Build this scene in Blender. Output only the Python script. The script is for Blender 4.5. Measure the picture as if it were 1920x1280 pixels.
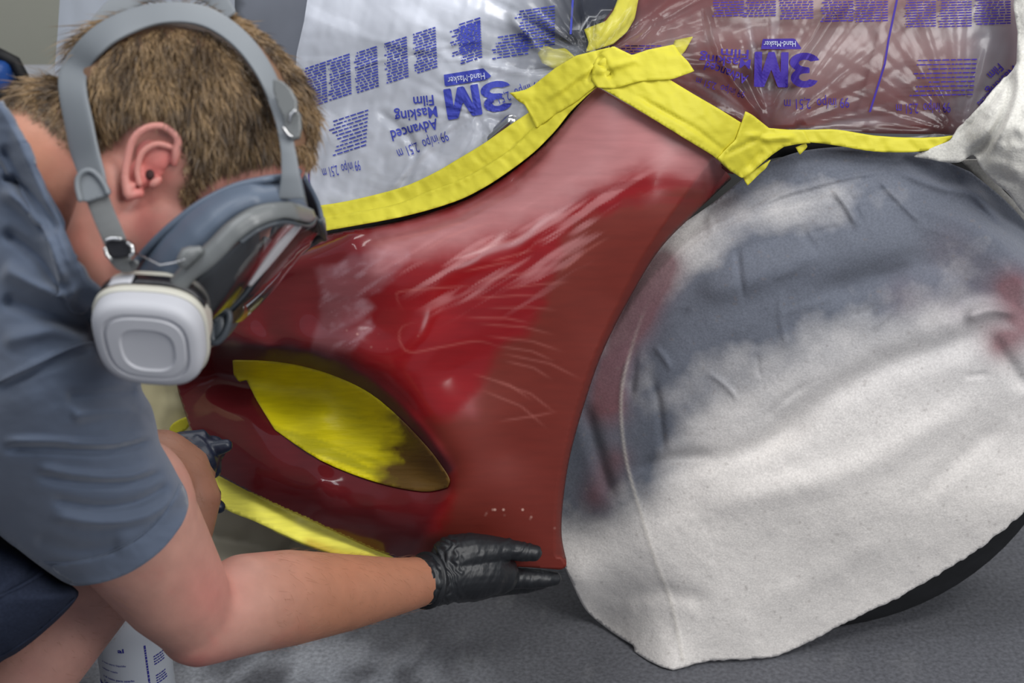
import bpy, bmesh, math, random
import numpy as np
from mathutils import Vector, Matrix
from mathutils.geometry import delaunay_2d_cdt
from mathutils.bvhtree import BVHTree

for o in list(bpy.data.objects): bpy.data.objects.remove(o)
scn = bpy.context.scene
COL = scn.collection
rng = np.random.default_rng(7)
random.seed(7)

# ------------------------------------------------------------------ camera
CAMZ, PITCH, F = 1.31, math.radians(25), 2667.0
cam = bpy.data.cameras.new('camera'); cam_o = bpy.data.objects.new('camera', cam); COL.objects.link(cam_o)
cam.sensor_width = 36; cam.lens = 50.0; cam.clip_start = .05; cam.clip_end = 60
cam_o.location = (0, 0, CAMZ); cam_o.rotation_euler = (math.radians(90) - PITCH, 0, 0)
cam.dof.use_dof = True; cam.dof.focus_distance = 1.80; cam.dof.aperture_fstop = 6.3
scn.camera = cam_o
# ------------------------------------------------------------------ light
scn.view_settings.view_transform = 'Standard'; scn.view_settings.look = 'None'
scn.view_settings.gamma = 1; scn.view_settings.use_curve_mapping = False
scn.view_settings.exposure = 0.0
w = bpy.data.worlds.new('world'); scn.world = w; w.use_nodes = True
w.node_tree.nodes['Background'].inputs[0].default_value = (.80, .86, 1, 1)
w.node_tree.nodes['Background'].inputs[1].default_value = .38
def area(name, loc, target, sx, sy, power, col=(1, 1, 1)):
    l = bpy.data.lights.new(name, 'AREA'); l.shape = 'RECTANGLE'; l.size = sx; l.size_y = sy
    l.energy = power; l.color = col
    o = bpy.data.objects.new(name, l); COL.objects.link(o); o.location = loc
    d = Vector(target) - Vector(loc); o.rotation_euler = d.to_track_quat('-Z', 'Y').to_euler()
    return o
area('ceiling_light', (.9, .3, 2.75), (.3, 1.8, .3), 1.8, .5, 32, (1, .98, .95))
area('ceiling_light', (-1.3, .5, 2.75), (-.3, 1.6, .5), .4, 1.6, 14, (.93, .96, 1))
area('ceiling_light', (-.7, 1.1, 2.75), (-.5, 1.7, .4), 1.9, .22, 11, (1, 1, 1))
area('ceiling_light', (.2, 3.1, 2.9), (.2, 2.2, .6), 2.4, .5, 26, (1, .98, .96))

area('side_fill', (2.1, -.5, 2.0), (.75, 1.7, .25), 1.0, 1.0, 46, (1, .99, .98))  # added fill from the right to brighten cloth and floor, no lamp known there

# ------------------------------------------------------------------ maths helpers
cp, sp = math.cos(PITCH), math.sin(PITCH)
RIGHT = np.array([1., 0, 0]); UPV = np.array([0, sp, cp]); FWD = np.array([0, cp, -sp])
CAM = np.array([0, 0, CAMZ])
def D(px, py, d):
    px, py, d = map(lambda a: np.asarray(a, float), (px, py, d))
    xc = (px - 960) / F * d; yc = -(py - 640) / F * d
    return CAM + xc[..., None] * RIGHT + yc[..., None] * UPV + d[..., None] * FWD
def y2d(py, Y):
    yc = -(np.asarray(py, float) - 640) / F
    return np.asarray(Y, float) / (cp + yc * sp)
def P(px, py, Y): return D(px, py, y2d(py, Y))
def floorY(py): return CAMZ / np.tan(PITCH + np.arctan((np.asarray(py, float) - 640) / F))
def s2l(c):
    c = np.asarray(c, float) / 255.
    return np.where(c <= .04045, c / 12.92, ((c + .055) / 1.055) ** 2.4)
def C4(r, g, b): return tuple(s2l((r, g, b))) + (1.,)
def tps(pts, scale=400.):
    A = np.asarray(pts, float); xy = A[:, :2] / scale; v = A[:, 2]; n = len(A)
    def U(r2): return np.where(r2 > 1e-12, .5 * r2 * np.log(np.maximum(r2, 1e-12)), 0)
    K = U(((xy[:, None] - xy[None]) ** 2).sum(-1)) + 1e-4 * np.eye(n)
    Pm = np.c_[np.ones(n), xy]
    M = np.zeros((n + 3, n + 3)); M[:n, :n] = K; M[:n, n:] = Pm; M[n:, :n] = Pm.T
    w_ = np.linalg.solve(M, np.r_[v, 0, 0, 0])
    def f(px, py):
        q = np.stack([np.asarray(px, float), np.asarray(py, float)], -1) / scale
        sh = q.shape[:-1]; q = q.reshape(-1, 2)
        r2 = ((q[:, None] - xy[None]) ** 2).sum(-1)
        return (U(r2) @ w_[:n] + w_[n] + q @ w_[n + 1:]).reshape(sh)
    return f
def smooth_path(pts, n=8, closed=False):
    p = np.asarray(pts, float); m = len(p); out = []
    rngi = range(m if closed else m - 1)
    for i in rngi:
        if closed: a, b, c, d = p[(i - 1) % m], p[i], p[(i + 1) % m], p[(i + 2) % m]
        else: a, b, c, d = p[max(i - 1, 0)], p[i], p[i + 1], p[min(i + 2, m - 1)]
        for k in range(n):
            t = k / n
            out.append(.5 * ((2 * b) + (c - a) * t + (2 * a - 5 * b + 4 * c - d) * t * t + (-a + 3 * b - 3 * c + d) * t ** 3))
    if not closed: out.append(p[-1])
    return np.array(out)
def resample(path, step, closed=False):
    p = np.asarray(path, float)
    if closed: p = np.vstack([p, p[:1]])
    s = np.r_[0, np.cumsum(np.linalg.norm(np.diff(p, axis=0)[:, :2], axis=1))]
    n = max(2, int(round(s[-1] / step)))
    t = np.linspace(0, s[-1], n + 1)
    q = np.stack([np.interp(t, s, p[:, k]) for k in range(p.shape[1])], -1)
    return q[:-1] if closed else q
def seg_dist(q, path, closed=False):
    """distance to polyline, signed side and parameter 0..1"""
    p = np.asarray(path, float)[:, :2]
    if closed: p = np.vstack([p, p[:1]])
    best = np.full(len(q), 1e9); par = np.zeros(len(q)); side = np.zeros(len(q))
    L = np.r_[0, np.cumsum(np.linalg.norm(np.diff(p, axis=0), axis=1))]
    for i in range(len(p) - 1):
        a, b = p[i], p[i + 1]; ab = b - a; l2 = ab @ ab
        if l2 < 1e-9: continue
        t = np.clip(((q - a) @ ab) / l2, 0, 1)
        d = q - a - t[:, None] * ab
        dd = np.hypot(d[:, 0], d[:, 1]); m = dd < best
        best[m] = dd[m]; par[m] = (L[i] + t[m] * math.sqrt(l2)) / L[-1]
        side[m] = np.sign(ab[0] * d[m, 1] - ab[1] * d[m, 0])
    return best, side, par
def inside(q, poly):
    p = np.asarray(poly, float); r = np.zeros(len(q), bool); j = len(p) - 1
    x, y = q[:, 0], q[:, 1]
    for i in range(len(p)):
        xi, yi = p[i][:2]; xj, yj = p[j][:2]
        if yi != yj:
            c = ((yi > y) != (yj > y)) & (x < (xj - xi) * (y - yi) / (yj - yi) + xi)
            r ^= c
        j = i
    return r
def sst(a, b, x):
    t = np.clip((x - a) / (b - a), 0, 1); return t * t * (3 - 2 * t)
def soft_poly(q, poly, soft):
    """1 inside, 0 outside, blended over soft px"""
    d, _, _ = seg_dist(q, poly, True); s = np.where(inside(q, poly), d, -d)
    return sst(-soft, soft, s)
def ridge(q, path, width, taper=.15):
    d, _, t = seg_dist(q, path)
    return np.exp(-(d / width) ** 2) * sst(0, taper, t) * sst(0, taper, 1 - t)
_perm = rng.permutation(512); _val = rng.random(512) * 2 - 1
def vnoise(x, y, seed=0):
    xi = np.floor(x).astype(int); yi = np.floor(y).astype(int); fx = x - xi; fy = y - yi
    fx = fx * fx * (3 - 2 * fx); fy = fy * fy * (3 - 2 * fy)
    h = lambda a, b: _val[(_perm[(a + seed * 37) % 512] + b * 7 + _perm[(b + seed) % 512]) % 512]
    return (h(xi, yi) * (1 - fx) + h(xi + 1, yi) * fx) * (1 - fy) + (h(xi, yi + 1) * (1 - fx) + h(xi + 1, yi + 1) * fx) * fy
def fbm(x, y, oct=4, seed=0):
    r = 0; a = .5
    for k in range(oct): r = r + a * vnoise(x * 2 ** k, y * 2 ** k, seed + k); a *= .5
    return r
def mixc(a, b, t): return a * (1 - t[:, None]) + np.asarray(b) * t[:, None]

# ------------------------------------------------------------------ object helpers
def tag(o, label=None, cat=None, group=None, kind=None):
    if label: o['label'] = label
    if cat: o['category'] = cat
    if group: o['group'] = group
    if kind: o['kind'] = kind
    return o
def link_mesh(name, verts, faces, mat, parent=None, smooth=True, uv=None, col=None, attrs=None):
    me = bpy.data.meshes.new(name); me.from_pydata([tuple(v) for v in verts], [], [tuple(int(i) for i in f) for f in faces]); me.update()
    if smooth: me.polygons.foreach_set('use_smooth', np.ones(len(me.polygons), bool))
    if uv is not None:
        l = me.uv_layers.new(name='UVMap'); vi = np.zeros(len(me.loops), int); me.loops.foreach_get('vertex_index', vi)
        l.data.foreach_set('uv', np.asarray(uv, np.float32)[vi].ravel())
    if col is not None:
        a = me.color_attributes.new('Col', 'FLOAT_COLOR', 'POINT')
        c = np.c_[col, np.ones(len(col))].astype(np.float32); a.data.foreach_set('color', c.ravel())
    for k, v in (attrs or {}).items():
        a = me.attributes.new(k, 'FLOAT', 'POINT'); a.data.foreach_set('value', np.asarray(v, np.float32))
    o = bpy.data.objects.new(name, me); COL.objects.link(o)
    if mat: me.materials.append(mat)
    if parent: o.parent = parent
    return o
def empty(name, loc=(0, 0, 0)):
    o = bpy.data.objects.new(name, None); COL.objects.link(o); o.location = loc; return o
def part(o, parent):
    """parent a mesh whose vertices are in world coordinates"""
    o.parent = parent
    o.matrix_parent_inverse = Matrix.Translation(parent.location).inverted()
    return o
def solidify(o, t, offset=1):
    m = o.modifiers.new('solid', 'SOLIDIFY'); m.thickness = t; m.offset = offset; return o
def tri_grid(outline, step, jit=.0):
    """triangulated px-space polygon with interior points"""
    b = resample(outline, step, True)
    lo, hi = b.min(0), b.max(0)
    xs = np.arange(lo[0], hi[0], step); ys = np.arange(lo[1], hi[1], step * .866)
    g = np.array([(x + (k % 2) * step / 2, y) for k, y in enumerate(ys) for x in xs])
    m = inside(g, b); g = g[m]
    d, _, _ = seg_dist(g, b, True); g = g[d > step * .55]
    pts = [Vector(p) for p in np.vstack([b, g])]; nb = len(b)
    v, e, f, *_ = delaunay_2d_cdt(pts, [(i, (i + 1) % nb) for i in range(nb)], [], 1, 1e-4)
    q = np.array([(p.x, p.y) for p in v]); f = np.array([x for x in f if len(x) == 3])
    c = q[f].mean(1); f = f[inside(c, b)]
    a = q[f]; ar = (a[:, 1, 0] - a[:, 0, 0]) * (a[:, 2, 1] - a[:, 0, 1]) - (a[:, 1, 1] - a[:, 0, 1]) * (a[:, 2, 0] - a[:, 0, 0])
    f = np.where((ar > 0)[:, None], f[:, ::-1], f)     # face toward the camera
    return q, f, b
def sheet(name, outline, depth, step, mat, parent=None, thick=.002, colf=None, attrf=None, Y=True, uvs=1000., smooth=True):
    q, f, b = tri_grid(outline, step)
    dz = depth(q)
    v = P(q[:, 0], q[:, 1], dz) if Y else D(q[:, 0], q[:, 1], dz)
    o = link_mesh(name, v, f, mat, None, smooth, uv=q / uvs, col=colf(q) if colf else None, attrs=attrf(q) if attrf else None)
    if thick: solidify(o, thick, -1)
    if parent is not None: part(o, parent)
    return o
def pillow(name, outline, depth, halfthick, round_px, step, mat, parent=None, colf=None, uvs=1000., round_paths=None):
    """closed volume behind/around an outline; rounded along round_paths (default: everywhere), walled elsewhere"""
    q, f, b = tri_grid(outline, step)
    rp_ = round_paths or [np.vstack([b, b[:1]])]
    def prof(q):
        d = np.min([seg_dist(q, p)[0] for p in rp_], axis=0)
        t = np.clip(d / round_px, 0, 1); return np.sqrt(np.maximum(0, 1 - (1 - t) ** 2))
    def front(q):
        ht = halfthick(q) if callable(halfthick) else halfthick
        return depth(q) - ht * prof(q)
    h = prof(q); c = depth(q); ht = halfthick(q) if callable(halfthick) else halfthick
    vf = D(q[:, 0], q[:, 1], c - ht * h); vb = D(q[:, 0], q[:, 1], c + ht * h + 1e-4)
    n = len(q)
    e = {}
    for t in f:
        for k in range(3):
            a_, b_ = int(t[k]), int(t[(k + 1) % 3])
            if (b_, a_) in e: del e[(b_, a_)]
            else: e[(a_, b_)] = 1
    walls = [(b_, a_, a_ + n, b_ + n) for a_, b_ in e]
    faces = [tuple(t) for t in f] + [tuple(t) for t in (f[:, ::-1] + n)] + walls
    col = colf(q) if colf else None
    if col is not None: col = np.vstack([col, col])
    o = link_mesh(name, np.vstack([vf, vb]), faces, mat, None, True, uv=np.vstack([q, q]) / uvs, col=col)
    if parent is not None: part(o, parent)
    return o, front
class MB:
    def __init__(s): s.v = []; s.f = []
    def add(s, v, f):
        n = len(s.v); s.v += [tuple(map(float, x)) for x in v]; s.f += [tuple(int(i) + n for i in x) for x in f]
    def tube(s, pts, rad, seg=14, caps=True, flat=1.0, flatdir=None, round_caps=True):
        p = np.asarray(pts, float); n = len(p); r = np.broadcast_to(np.asarray(rad, float), (n,)).copy()
        T = np.gradient(p, axis=0); T /= np.linalg.norm(T, axis=1)[:, None] + 1e-12
        if caps and round_caps:
            pre, rp, post, rq = [], [], [], []
            for a in (75, 45, 20):
                a = math.radians(a)
                pre.append(p[0] - T[0] * r[0] * math.sin(a)); rp.append(r[0] * math.cos(a))
                post.insert(0, p[-1] + T[-1] * r[-1] * math.sin(a)); rq.insert(0, r[-1] * math.cos(a))
            T = np.vstack([[T[0]] * 3, T, [T[-1]] * 3]); p = np.vstack([pre, p, post]); r = np.r_[rp, r, rq]; n = len(p)
        ref = np.asarray(flatdir if flatdir is not None else (0.12, .35, .93), float)
        verts = []
        for i in range(n):
            if flatdir is None and i: ref = N
            N = ref - (ref @ T[i]) * T[i]; N /= np.linalg.norm(N) + 1e-12
            B = np.cross(T[i], N)
            for k in range(seg):
                a = 2 * math.pi * k / seg
                verts.append(p[i] + N * math.cos(a) * r[i] * flat + B * math.sin(a) * r[i])
        f = []
        for i in range(n - 1):
            for k in range(seg):
                a, b = i * seg + k, i * seg + (k + 1) % seg
                f.append((a, b, b + seg, a + seg))
        if caps:
            f.append(tuple(range(seg))[::-1]); f.append(tuple(range((n - 1) * seg, n * seg)))
        s.add(verts, f)
    def ell(s, c, axes, seg=24, rings=14):
        """axes: 3x3 rows = semi axes vectors"""
        c = np.asarray(c, float); A = np.asarray(axes, float); v = []
        for i in range(1, rings):
            th = math.pi * i / rings
            for k in range(seg):
                a = 2 * math.pi * k / seg
                v.append(c + math.sin(th) * math.cos(a) * A[0] + math.sin(th) * math.sin(a) * A[1] + math.cos(th) * A[2])
        top = len(v); v.append(c + A[2]); bot = len(v); v.append(c - A[2]); f = []
        for i in range(rings - 2):
            for k in range(seg):
                a, b = i * seg + k, i * seg + (k + 1) % seg
                f.append((a, a + seg, b + seg, b))
        for k in range(seg):
            f.append((top, k, (k + 1) % seg)); o_ = (rings - 2) * seg
            f.append((bot, o_ + (k + 1) % seg, o_ + k))
        s.add(v, f)
    def box(s, c, hx, hy, hz):
        c = np.asarray(c, float); hx, hy, hz = map(lambda a: np.asarray(a, float), (hx, hy, hz))
        v = [c + i * hx + j * hy + k * hz for i in (-1, 1) for j in (-1, 1) for k in (-1, 1)]
        s.add(v, [(0, 1, 3, 2), (4, 6, 7, 5), (0, 4, 5, 1), (2, 3, 7, 6), (0, 2, 6, 4), (1, 5, 7, 3)])
    def build(s, name, mat, parent=None, smooth=True, bevel=0, **k):
        o = link_mesh(name, s.v, s.f, mat, None, smooth, **k)
        if bevel:
            m = o.modifiers.new('bevel', 'BEVEL'); m.width = bevel; m.segments = 3; m.limit_method = 'ANGLE'
        if parent is not None: part(o, parent)
        return o
def remesh(mb, vox, smooth_it=6, fac=.5):
    """one continuous skin out of overlapping closed pieces"""
    me = bpy.data.meshes.new('t'); me.from_pydata(mb.v, [], mb.f); me.update()
    o = bpy.data.objects.new('t', me); COL.objects.link(o)
    bm = bmesh.new(); bm.from_mesh(me); bmesh.ops.recalc_face_normals(bm, faces=bm.faces); bm.to_mesh(me); bm.free()
    m = o.modifiers.new('r', 'REMESH'); m.mode = 'VOXEL'; m.voxel_size = vox; m.adaptivity = 0
    if smooth_it:
        m = o.modifiers.new('s', 'SMOOTH'); m.iterations = smooth_it; m.factor = fac
    dg = bpy.context.evaluated_depsgraph_get(); dg.update()
    e = o.evaluated_get(dg).to_mesh()
    v = np.zeros(len(e.vertices) * 3); e.vertices.foreach_get('co', v); v = v.reshape(-1, 3)
    f = [tuple(p.vertices) for p in e.polygons]
    nn = np.zeros(len(e.vertices) * 3); e.vertices.foreach_get('normal', nn)
    bpy.data.objects.remove(o)
    return v, f, nn.reshape(-1, 3)
def topx(v):
    r = v - CAM; d = r @ FWD
    return 960 + F * (r @ RIGHT) / d, 640 - F * (r @ UPV) / d, d

# ------------------------------------------------------------------ materials
def mat(name, col=(128, 128, 128), rough=.5, spec=.5, metal=0, vcol=False, rattr=False, bump=(), coat=0, sss=0, trans=0, var=None, sheen=0, coatr=.1, alpha=1):
    m = bpy.data.materials.new(name); m.use_nodes = True; nt = m.node_tree; N = nt.nodes; L = nt.links
    b = N['Principled BSDF']; b.inputs['Base Color'].default_value = C4(*col)
    b.inputs['Roughness'].default_value = rough; b.inputs['Specular IOR Level'].default_value = spec
    b.inputs['Metallic'].default_value = metal; b.inputs['Coat Weight'].default_value = coat; b.inputs['Coat Roughness'].default_value = coatr
    b.inputs['Transmission Weight'].default_value = trans; b.inputs['Alpha'].default_value = alpha
    b.inputs['Sheen Weight'].default_value = sheen
    if sss:
        b.inputs['Subsurface Weight'].default_value = sss; b.inputs['Subsurface Radius'].default_value = (1, .35, .2); b.inputs['Subsurface Scale'].default_value = .006
    src = None
    if vcol:
        a = N.new('ShaderNodeAttribute'); a.attribute_name = 'Col'; src = a.outputs['Color']
    if rattr:
        a = N.new('ShaderNodeAttribute'); a.attribute_name = 'Rough'; L.new(a.outputs['Fac'], b.inputs['Roughness'])
    tc = N.new('ShaderNodeTexCoord')
    if var:       # (scale, low, high [,coords, stretch])
        sc, lo, hi = var[:3]; co = var[3] if len(var) > 3 else 'Object'
        n = N.new('ShaderNodeTexNoise'); n.inputs['Scale'].default_value = sc; n.inputs['Detail'].default_value = 6
        vec = tc.outputs[co]
        if len(var) > 4:
            mp = N.new('ShaderNodeMapping'); mp.inputs['Scale'].default_value = var[4]; mp.inputs['Rotation'].default_value = (0, 0, var[5] if len(var) > 5 else 0)
            L.new(vec, mp.inputs[0]); vec = mp.outputs[0]
        L.new(vec, n.inputs['Vector'])
        r = N.new('ShaderNodeMapRange'); r.inputs[1].default_value = .3; r.inputs[2].default_value = .7; r.inputs[3].default_value = lo; r.inputs[4].default_value = hi
        L.new(n.outputs['Fac'], r.inputs[0])
        mx = N.new('ShaderNodeVectorMath'); mx.operation = 'SCALE'
        if src: L.new(src, mx.inputs[0])
        else: mx.inputs[0].default_value = C4(*col)[:3]
        L.new(r.outputs[0], mx.inputs['Scale']); src = mx.outputs[0]
    if src: L.new(src, b.inputs['Base Color'])
    prev = None
    for bp in bump:    # (scale, strength, distance, coords, stretch, rot)
        n = N.new('ShaderNodeTexNoise'); n.inputs['Scale'].default_value = bp[0]; n.inputs['Detail'].default_value = 4
        vec = tc.outputs[bp[3] if len(bp) > 3 else 'Object']
        if len(bp) > 4:
            mp = N.new('ShaderNodeMapping'); mp.inputs['Scale'].default_value = bp[4]
            if len(bp) > 5: mp.inputs['Rotation'].default_value = (0, 0, bp[5])
            L.new(vec, mp.inputs[0]); vec = mp.outputs[0]
        L.new(vec, n.inputs['Vector'])
        u = N.new('ShaderNodeBump'); u.inputs['Strength'].default_value = bp[1]; u.inputs['Distance'].default_value = bp[2]
        L.new(n.outputs['Fac'], u.inputs['Height'])
        if prev: L.new(prev, u.inputs['Normal'])
        prev = u.outputs[0]
    if prev: L.new(prev, b.inputs['Normal'])
    return m
M = {}
M['paint'] = mat('paint', vcol=True, rattr=True, spec=.38, bump=((9, .06, .002, 'UV', (1, 3, 1)),), var=(14, .93, 1.07, 'UV', (1, 6, 1), .3))
M['carpaint'] = mat('carpaint', (98, 30, 26), .35, var=(9, .9, 1.1))
M['black'] = mat('black', (14, 14, 15), .6)
M['rubber'] = mat('rubber', (26, 27, 29), .62, spec=.4, var=(40, .8, 1.3), bump=((60, .2, .001),))
M['floor'] = mat('floor', vcol=True, rough=.72, spec=.25, bump=((220, .5, .002), (35, .3, .002)), var=(160, .72, 1.3))
M['wallpaint'] = mat('wallpaint', (178, 178, 164), .8, var=(3, .95, 1.05))
M['canvas'] = mat('canvas', vcol=True, rough=.95, spec=.1, sheen=.2, bump=((420, .35, .0012), (28, .5, .004)), var=(330, .86, 1.12))
M['tape'] = mat('tape', (208, 199, 58), .55, spec=.3, bump=((60, .25, .0012), (9, .3, .003, 'UV', (1, 4, 1), .6)), var=(6, .95, 1.04))
M['tapev'] = mat('tapev', vcol=True, rough=.42, spec=.4, bump=((40, .35, .0015), (30, .45, .0015, 'UV', (1, 5, 1), -.35)), var=(18, .88, 1.08, 'UV', (1, 7, 1), -.25))
M['hose'] = mat('headlamp', (176, 178, 184), .2, spec=.5, var=(3, .8, 1.1))
M['dark'] = mat('darkglass', (22, 26, 40), .15)
M['ink'] = mat('ink', (58, 66, 158), .6, spec=.2)
M['inkr'] = mat('ink_violet', (62, 44, 140), .6, spec=.2)
M['skin'] = mat('skin', vcol=True, rough=.5, spec=.35, sss=.12, bump=((230, .22, .0008), (60, .15, .001)), var=(45, .93, 1.06))
M['shirt'] = mat('shirt', (88, 98, 115), .88, spec=.15, sheen=.25, bump=((900, .25, .0005), (26, .3, .003)), var=(5, .95, 1.05))
M['shorts'] = mat('shorts', (44, 50, 66), .9, spec=.1, bump=((600, .4, .0008), (18, .6, .005)), var=(300, .85, 1.15))
M['hair'] = mat('hair', vcol=True, rough=.42, spec=.35)
M['straprub'] = mat('strap_rubber', (118, 123, 127), .55, spec=.35, var=(12, .95, 1.05))
M['webbing'] = mat('webbing', (112, 114, 114), .8, bump=((8, .6, .001, 'UV', (1, 40, 1), -.3),))
M['silicone'] = mat('silicone', (86, 97, 112), .42, spec=.4)
M['frameplastic'] = mat('frame_plastic', (104, 107, 107), .36, spec=.5)
M['cup'] = mat('nose_cup', (62, 68, 74), .45)
M['white'] = mat('white_plastic', (176, 177, 182), .5, spec=.35, var=(6, .98, 1.02))
M['cream'] = mat('cream_plastic', (186, 184, 172), .4)
M['label'] = mat('label', (22, 22, 26), .35)
M['canal'] = mat('canal', (48, 20, 18), .8)
M['metal'] = mat('metal', (190, 190, 190), .2, metal=1)
M['glove'] = mat('glove', (27, 29, 32), .42, spec=.45, bump=((28, .4, .0022, 'Object', (3.2, 1, 1)), (150, .12, .0006)))
M['gloveb'] = mat('glove_blue', (14, 24, 42), .4, spec=.45, bump=((40, .4, .002),))
M['paper'] = mat('masking_paper', (200, 192, 152), .85, var=(4, .93, 1.05))
M['paperg'] = mat('cover_sheet', (142, 136, 120), .85, var=(5, .9, 1.08), bump=((6, .4, .01),))
M['bluep'] = mat('blue_plastic', (34, 78, 150), .4)
M['bottle'] = mat('bottle', (186, 192, 200), .3, spec=.5)
M['inkb'] = mat('bottle_ink', (42, 42, 140), .5)
M['stain'] = mat('stain', (205, 120, 40), .5)
def clear_mat(name, base, fac, rough, facvar=None, ior=1.45):
    m = bpy.data.materials.new(name); m.use_nodes = True; nt = m.node_tree; N = nt.nodes; L = nt.links; N.clear()
    out = N.new('ShaderNodeOutputMaterial'); tr = N.new('ShaderNodeBsdfTransparent'); tr.inputs[0].default_value = (.97, .975, .98, 1)
    b = N.new('ShaderNodeBsdfPrincipled'); b.inputs['Base Color'].default_value = C4(*base); b.inputs['Roughness'].default_value = rough
    gl = N.new('ShaderNodeBsdfGlossy'); gl.inputs['Roughness'].default_value = rough; gl.inputs['Color'].default_value = (1, 1, 1, 1)
    mx = N.new('ShaderNodeMixShader'); mx2 = N.new('ShaderNodeMixShader'); fr = N.new('ShaderNodeFresnel'); fr.inputs[0].default_value = ior
    L.new(tr.outputs[0], mx.inputs[1]); L.new(b.outputs[0], mx.inputs[2]); mx.inputs[0].default_value = fac
    if facvar:
        a = N.new('ShaderNodeAttribute'); a.attribute_name = facvar; L.new(a.outputs['Fac'], mx.inputs[0])
    L.new(fr.outputs[0], mx2.inputs[0]); L.new(mx.outputs[0], mx2.inputs[1]); L.new(gl.outputs[0], mx2.inputs[2])
    if facvar:
        tc = N.new('ShaderNodeTexCoord'); n = N.new('ShaderNodeTexNoise'); n.inputs['Scale'].default_value = 22; n.inputs['Detail'].default_value = 5; n.inputs['Distortion'].default_value = .8
        u = N.new('ShaderNodeBump'); u.inputs['Strength'].default_value = .5; u.inputs['Distance'].default_value = .004
        u.inputs['Strength'].default_value = .12; L.new(tc.outputs['Object'], n.inputs['Vector']); L.new(n.outputs['Fac'], u.inputs['Height'])
        for t in (b, gl, fr): L.new(u.outputs[0], t.inputs['Normal'])
    L.new(mx2.outputs[0], out.inputs[0])
    return m
M['film'] = clear_mat('film', (222, 226, 236), .3, .23, 'Haze', ior=1.32)
M['lens'] = clear_mat('lens', (200, 200, 200), .03, .04)
M['glintbar'] = clear_mat('clear_glint', (232, 228, 230), .6, .08, ior=1.6)  # whitened clear material for the visor's painted highlight
M['sheetw'] = clear_mat('white_film', (200, 208, 222), .72, .35, 'Haze')

# ================================================================== SETTING
def build_floor():
    nx, ny = 260, 260
    X = np.linspace(-4, 4, nx); Yv = np.linspace(-1.5, 6.5, ny)
    # finer near the picture
    X = np.sign(np.linspace(-1, 1, nx)) * np.abs(np.linspace(-1, 1, nx)) ** 1.8 * 4.5
    gx, gy = np.meshgrid(X, np.linspace(-1, 6.6, ny))
    v = np.c_[gx.ravel(), gy.ravel(), np.zeros(nx * ny)]
    i = np.arange(nx * (ny - 1)).reshape(ny - 1, nx)[:, :-1].ravel()
    f = np.c_[i, i + 1, i + nx + 1, i + nx]
    base = np.tile(s2l((92, 93, 98)), (len(v), 1))
    n = fbm(v[:, 0] * 3, v[:, 1] * 3, 5, 3)
    px, py, d = topx(v); q = np.c_[px, py]
    wet = np.exp(-(((v[:, 0] + .36) / .22) ** 2 + ((v[:, 1] - 1.63) / .12) ** 2)) * sst(-.1, .25, fbm(v[:, 0] * 26, v[:, 1] * 26, 4, 9) + .1)
    base = base * (1 + .3 * n)[:, None]
    base = mixc(base, s2l((168, 172, 178)), np.clip(wet, 0, 1) * .8)
    dirt = sst(.32, .42, fbm(v[:, 0] * 60, v[:, 1] * 60, 2, 5))
    base = mixc(base, s2l((150, 150, 150)), dirt * .12)
    o = link_mesh('floor', v, f, M['floor'], col=base); tag(o, kind='structure'); o['label'] = 'grey speckled concrete workshop floor'
build_floor()
mb = MB(); mb.box((0, 4.75, 1.5), (6, 0, 0), (0, .05, 0), (0, 0, 1.7)); tag(mb.build('wall_back', M['wallpaint'], smooth=False), kind='structure')
mb = MB(); mb.box((-4.5, 1.9, 1.5), (.05, 0, 0), (0, 2.85, 0), (0, 0, 1.7)); tag(mb.build('wall_left', M['wallpaint'], smooth=False), kind='structure')

# ================================================================== CAR
car = empty('car', (0.3, 2.3, 0)); tag(car, 'dark red car in for repair, its front corner sanded and masked in yellow tape', 'car')
BP = [(1120, 165, 1.76), (1340, 290, 1.735), (1372, 335, 1.76), (1050, 240, 1.765), (960, 320, 1.77), (860, 380, 1.78), (760, 410, 1.80), (650, 430, 1.83), (560, 445, 1.87), (480, 450, 1.905), (380, 460, 1.97),
      (1150, 300, 1.71), (1000, 420, 1.70), (900, 480, 1.695), (800, 540, 1.69), (700, 490, 1.745), (600, 520, 1.775), (500, 545, 1.83), (390, 560, 1.91), (1250, 400, 1.69),
      (1150, 560, 1.675), (1080, 700, 1.655), (1050, 850, 1.635), (1040, 1000, 1.615), (1060, 1060, 1.61), (850, 700, 1.655), (950, 620, 1.665), (700, 610, 1.70), (600, 610, 1.735), (500, 620, 1.79), (400, 620, 1.87),
      (950, 850, 1.635), (900, 1000, 1.615), (850, 1040, 1.62), (790, 1000, 1.625), (960, 1060, 1.61),
      (390, 652, 1.865), (450, 655, 1.825), (500, 659, 1.785), (560, 668, 1.755), (610, 682, 1.73), (665, 706, 1.70), (715, 742, 1.68), (770, 795, 1.655), (815, 852, 1.635), (848, 905, 1.62), (838, 935, 1.615),
      (335, 740, 2.0), (360, 690, 1.97), (400, 680, 1.955), (440, 685, 1.93), (500, 688, 1.88), (560, 695, 1.84), (610, 712, 1.805), (660, 745, 1.765), (710, 785, 1.73), (760, 835, 1.69), (800, 880, 1.66), (828, 912, 1.635),
      (600, 780, 1.79), (680, 850, 1.735), (470, 760, 1.885), (400, 760, 1.935), (360, 830, 1.93),
      (510, 812, 1.81), (560, 845, 1.775), (620, 875, 1.74), (700, 905, 1.70), (770, 928, 1.65),
      (450, 830, 1.83), (500, 850, 1.785), (600, 900, 1.72), (700, 945, 1.67), (780, 965, 1.63), (400, 885, 1.87), (460, 915, 1.80), (520, 945, 1.765), (640, 1000, 1.71), (740, 1045, 1.665)]
bumper_Y0 = tps(BP)
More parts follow.
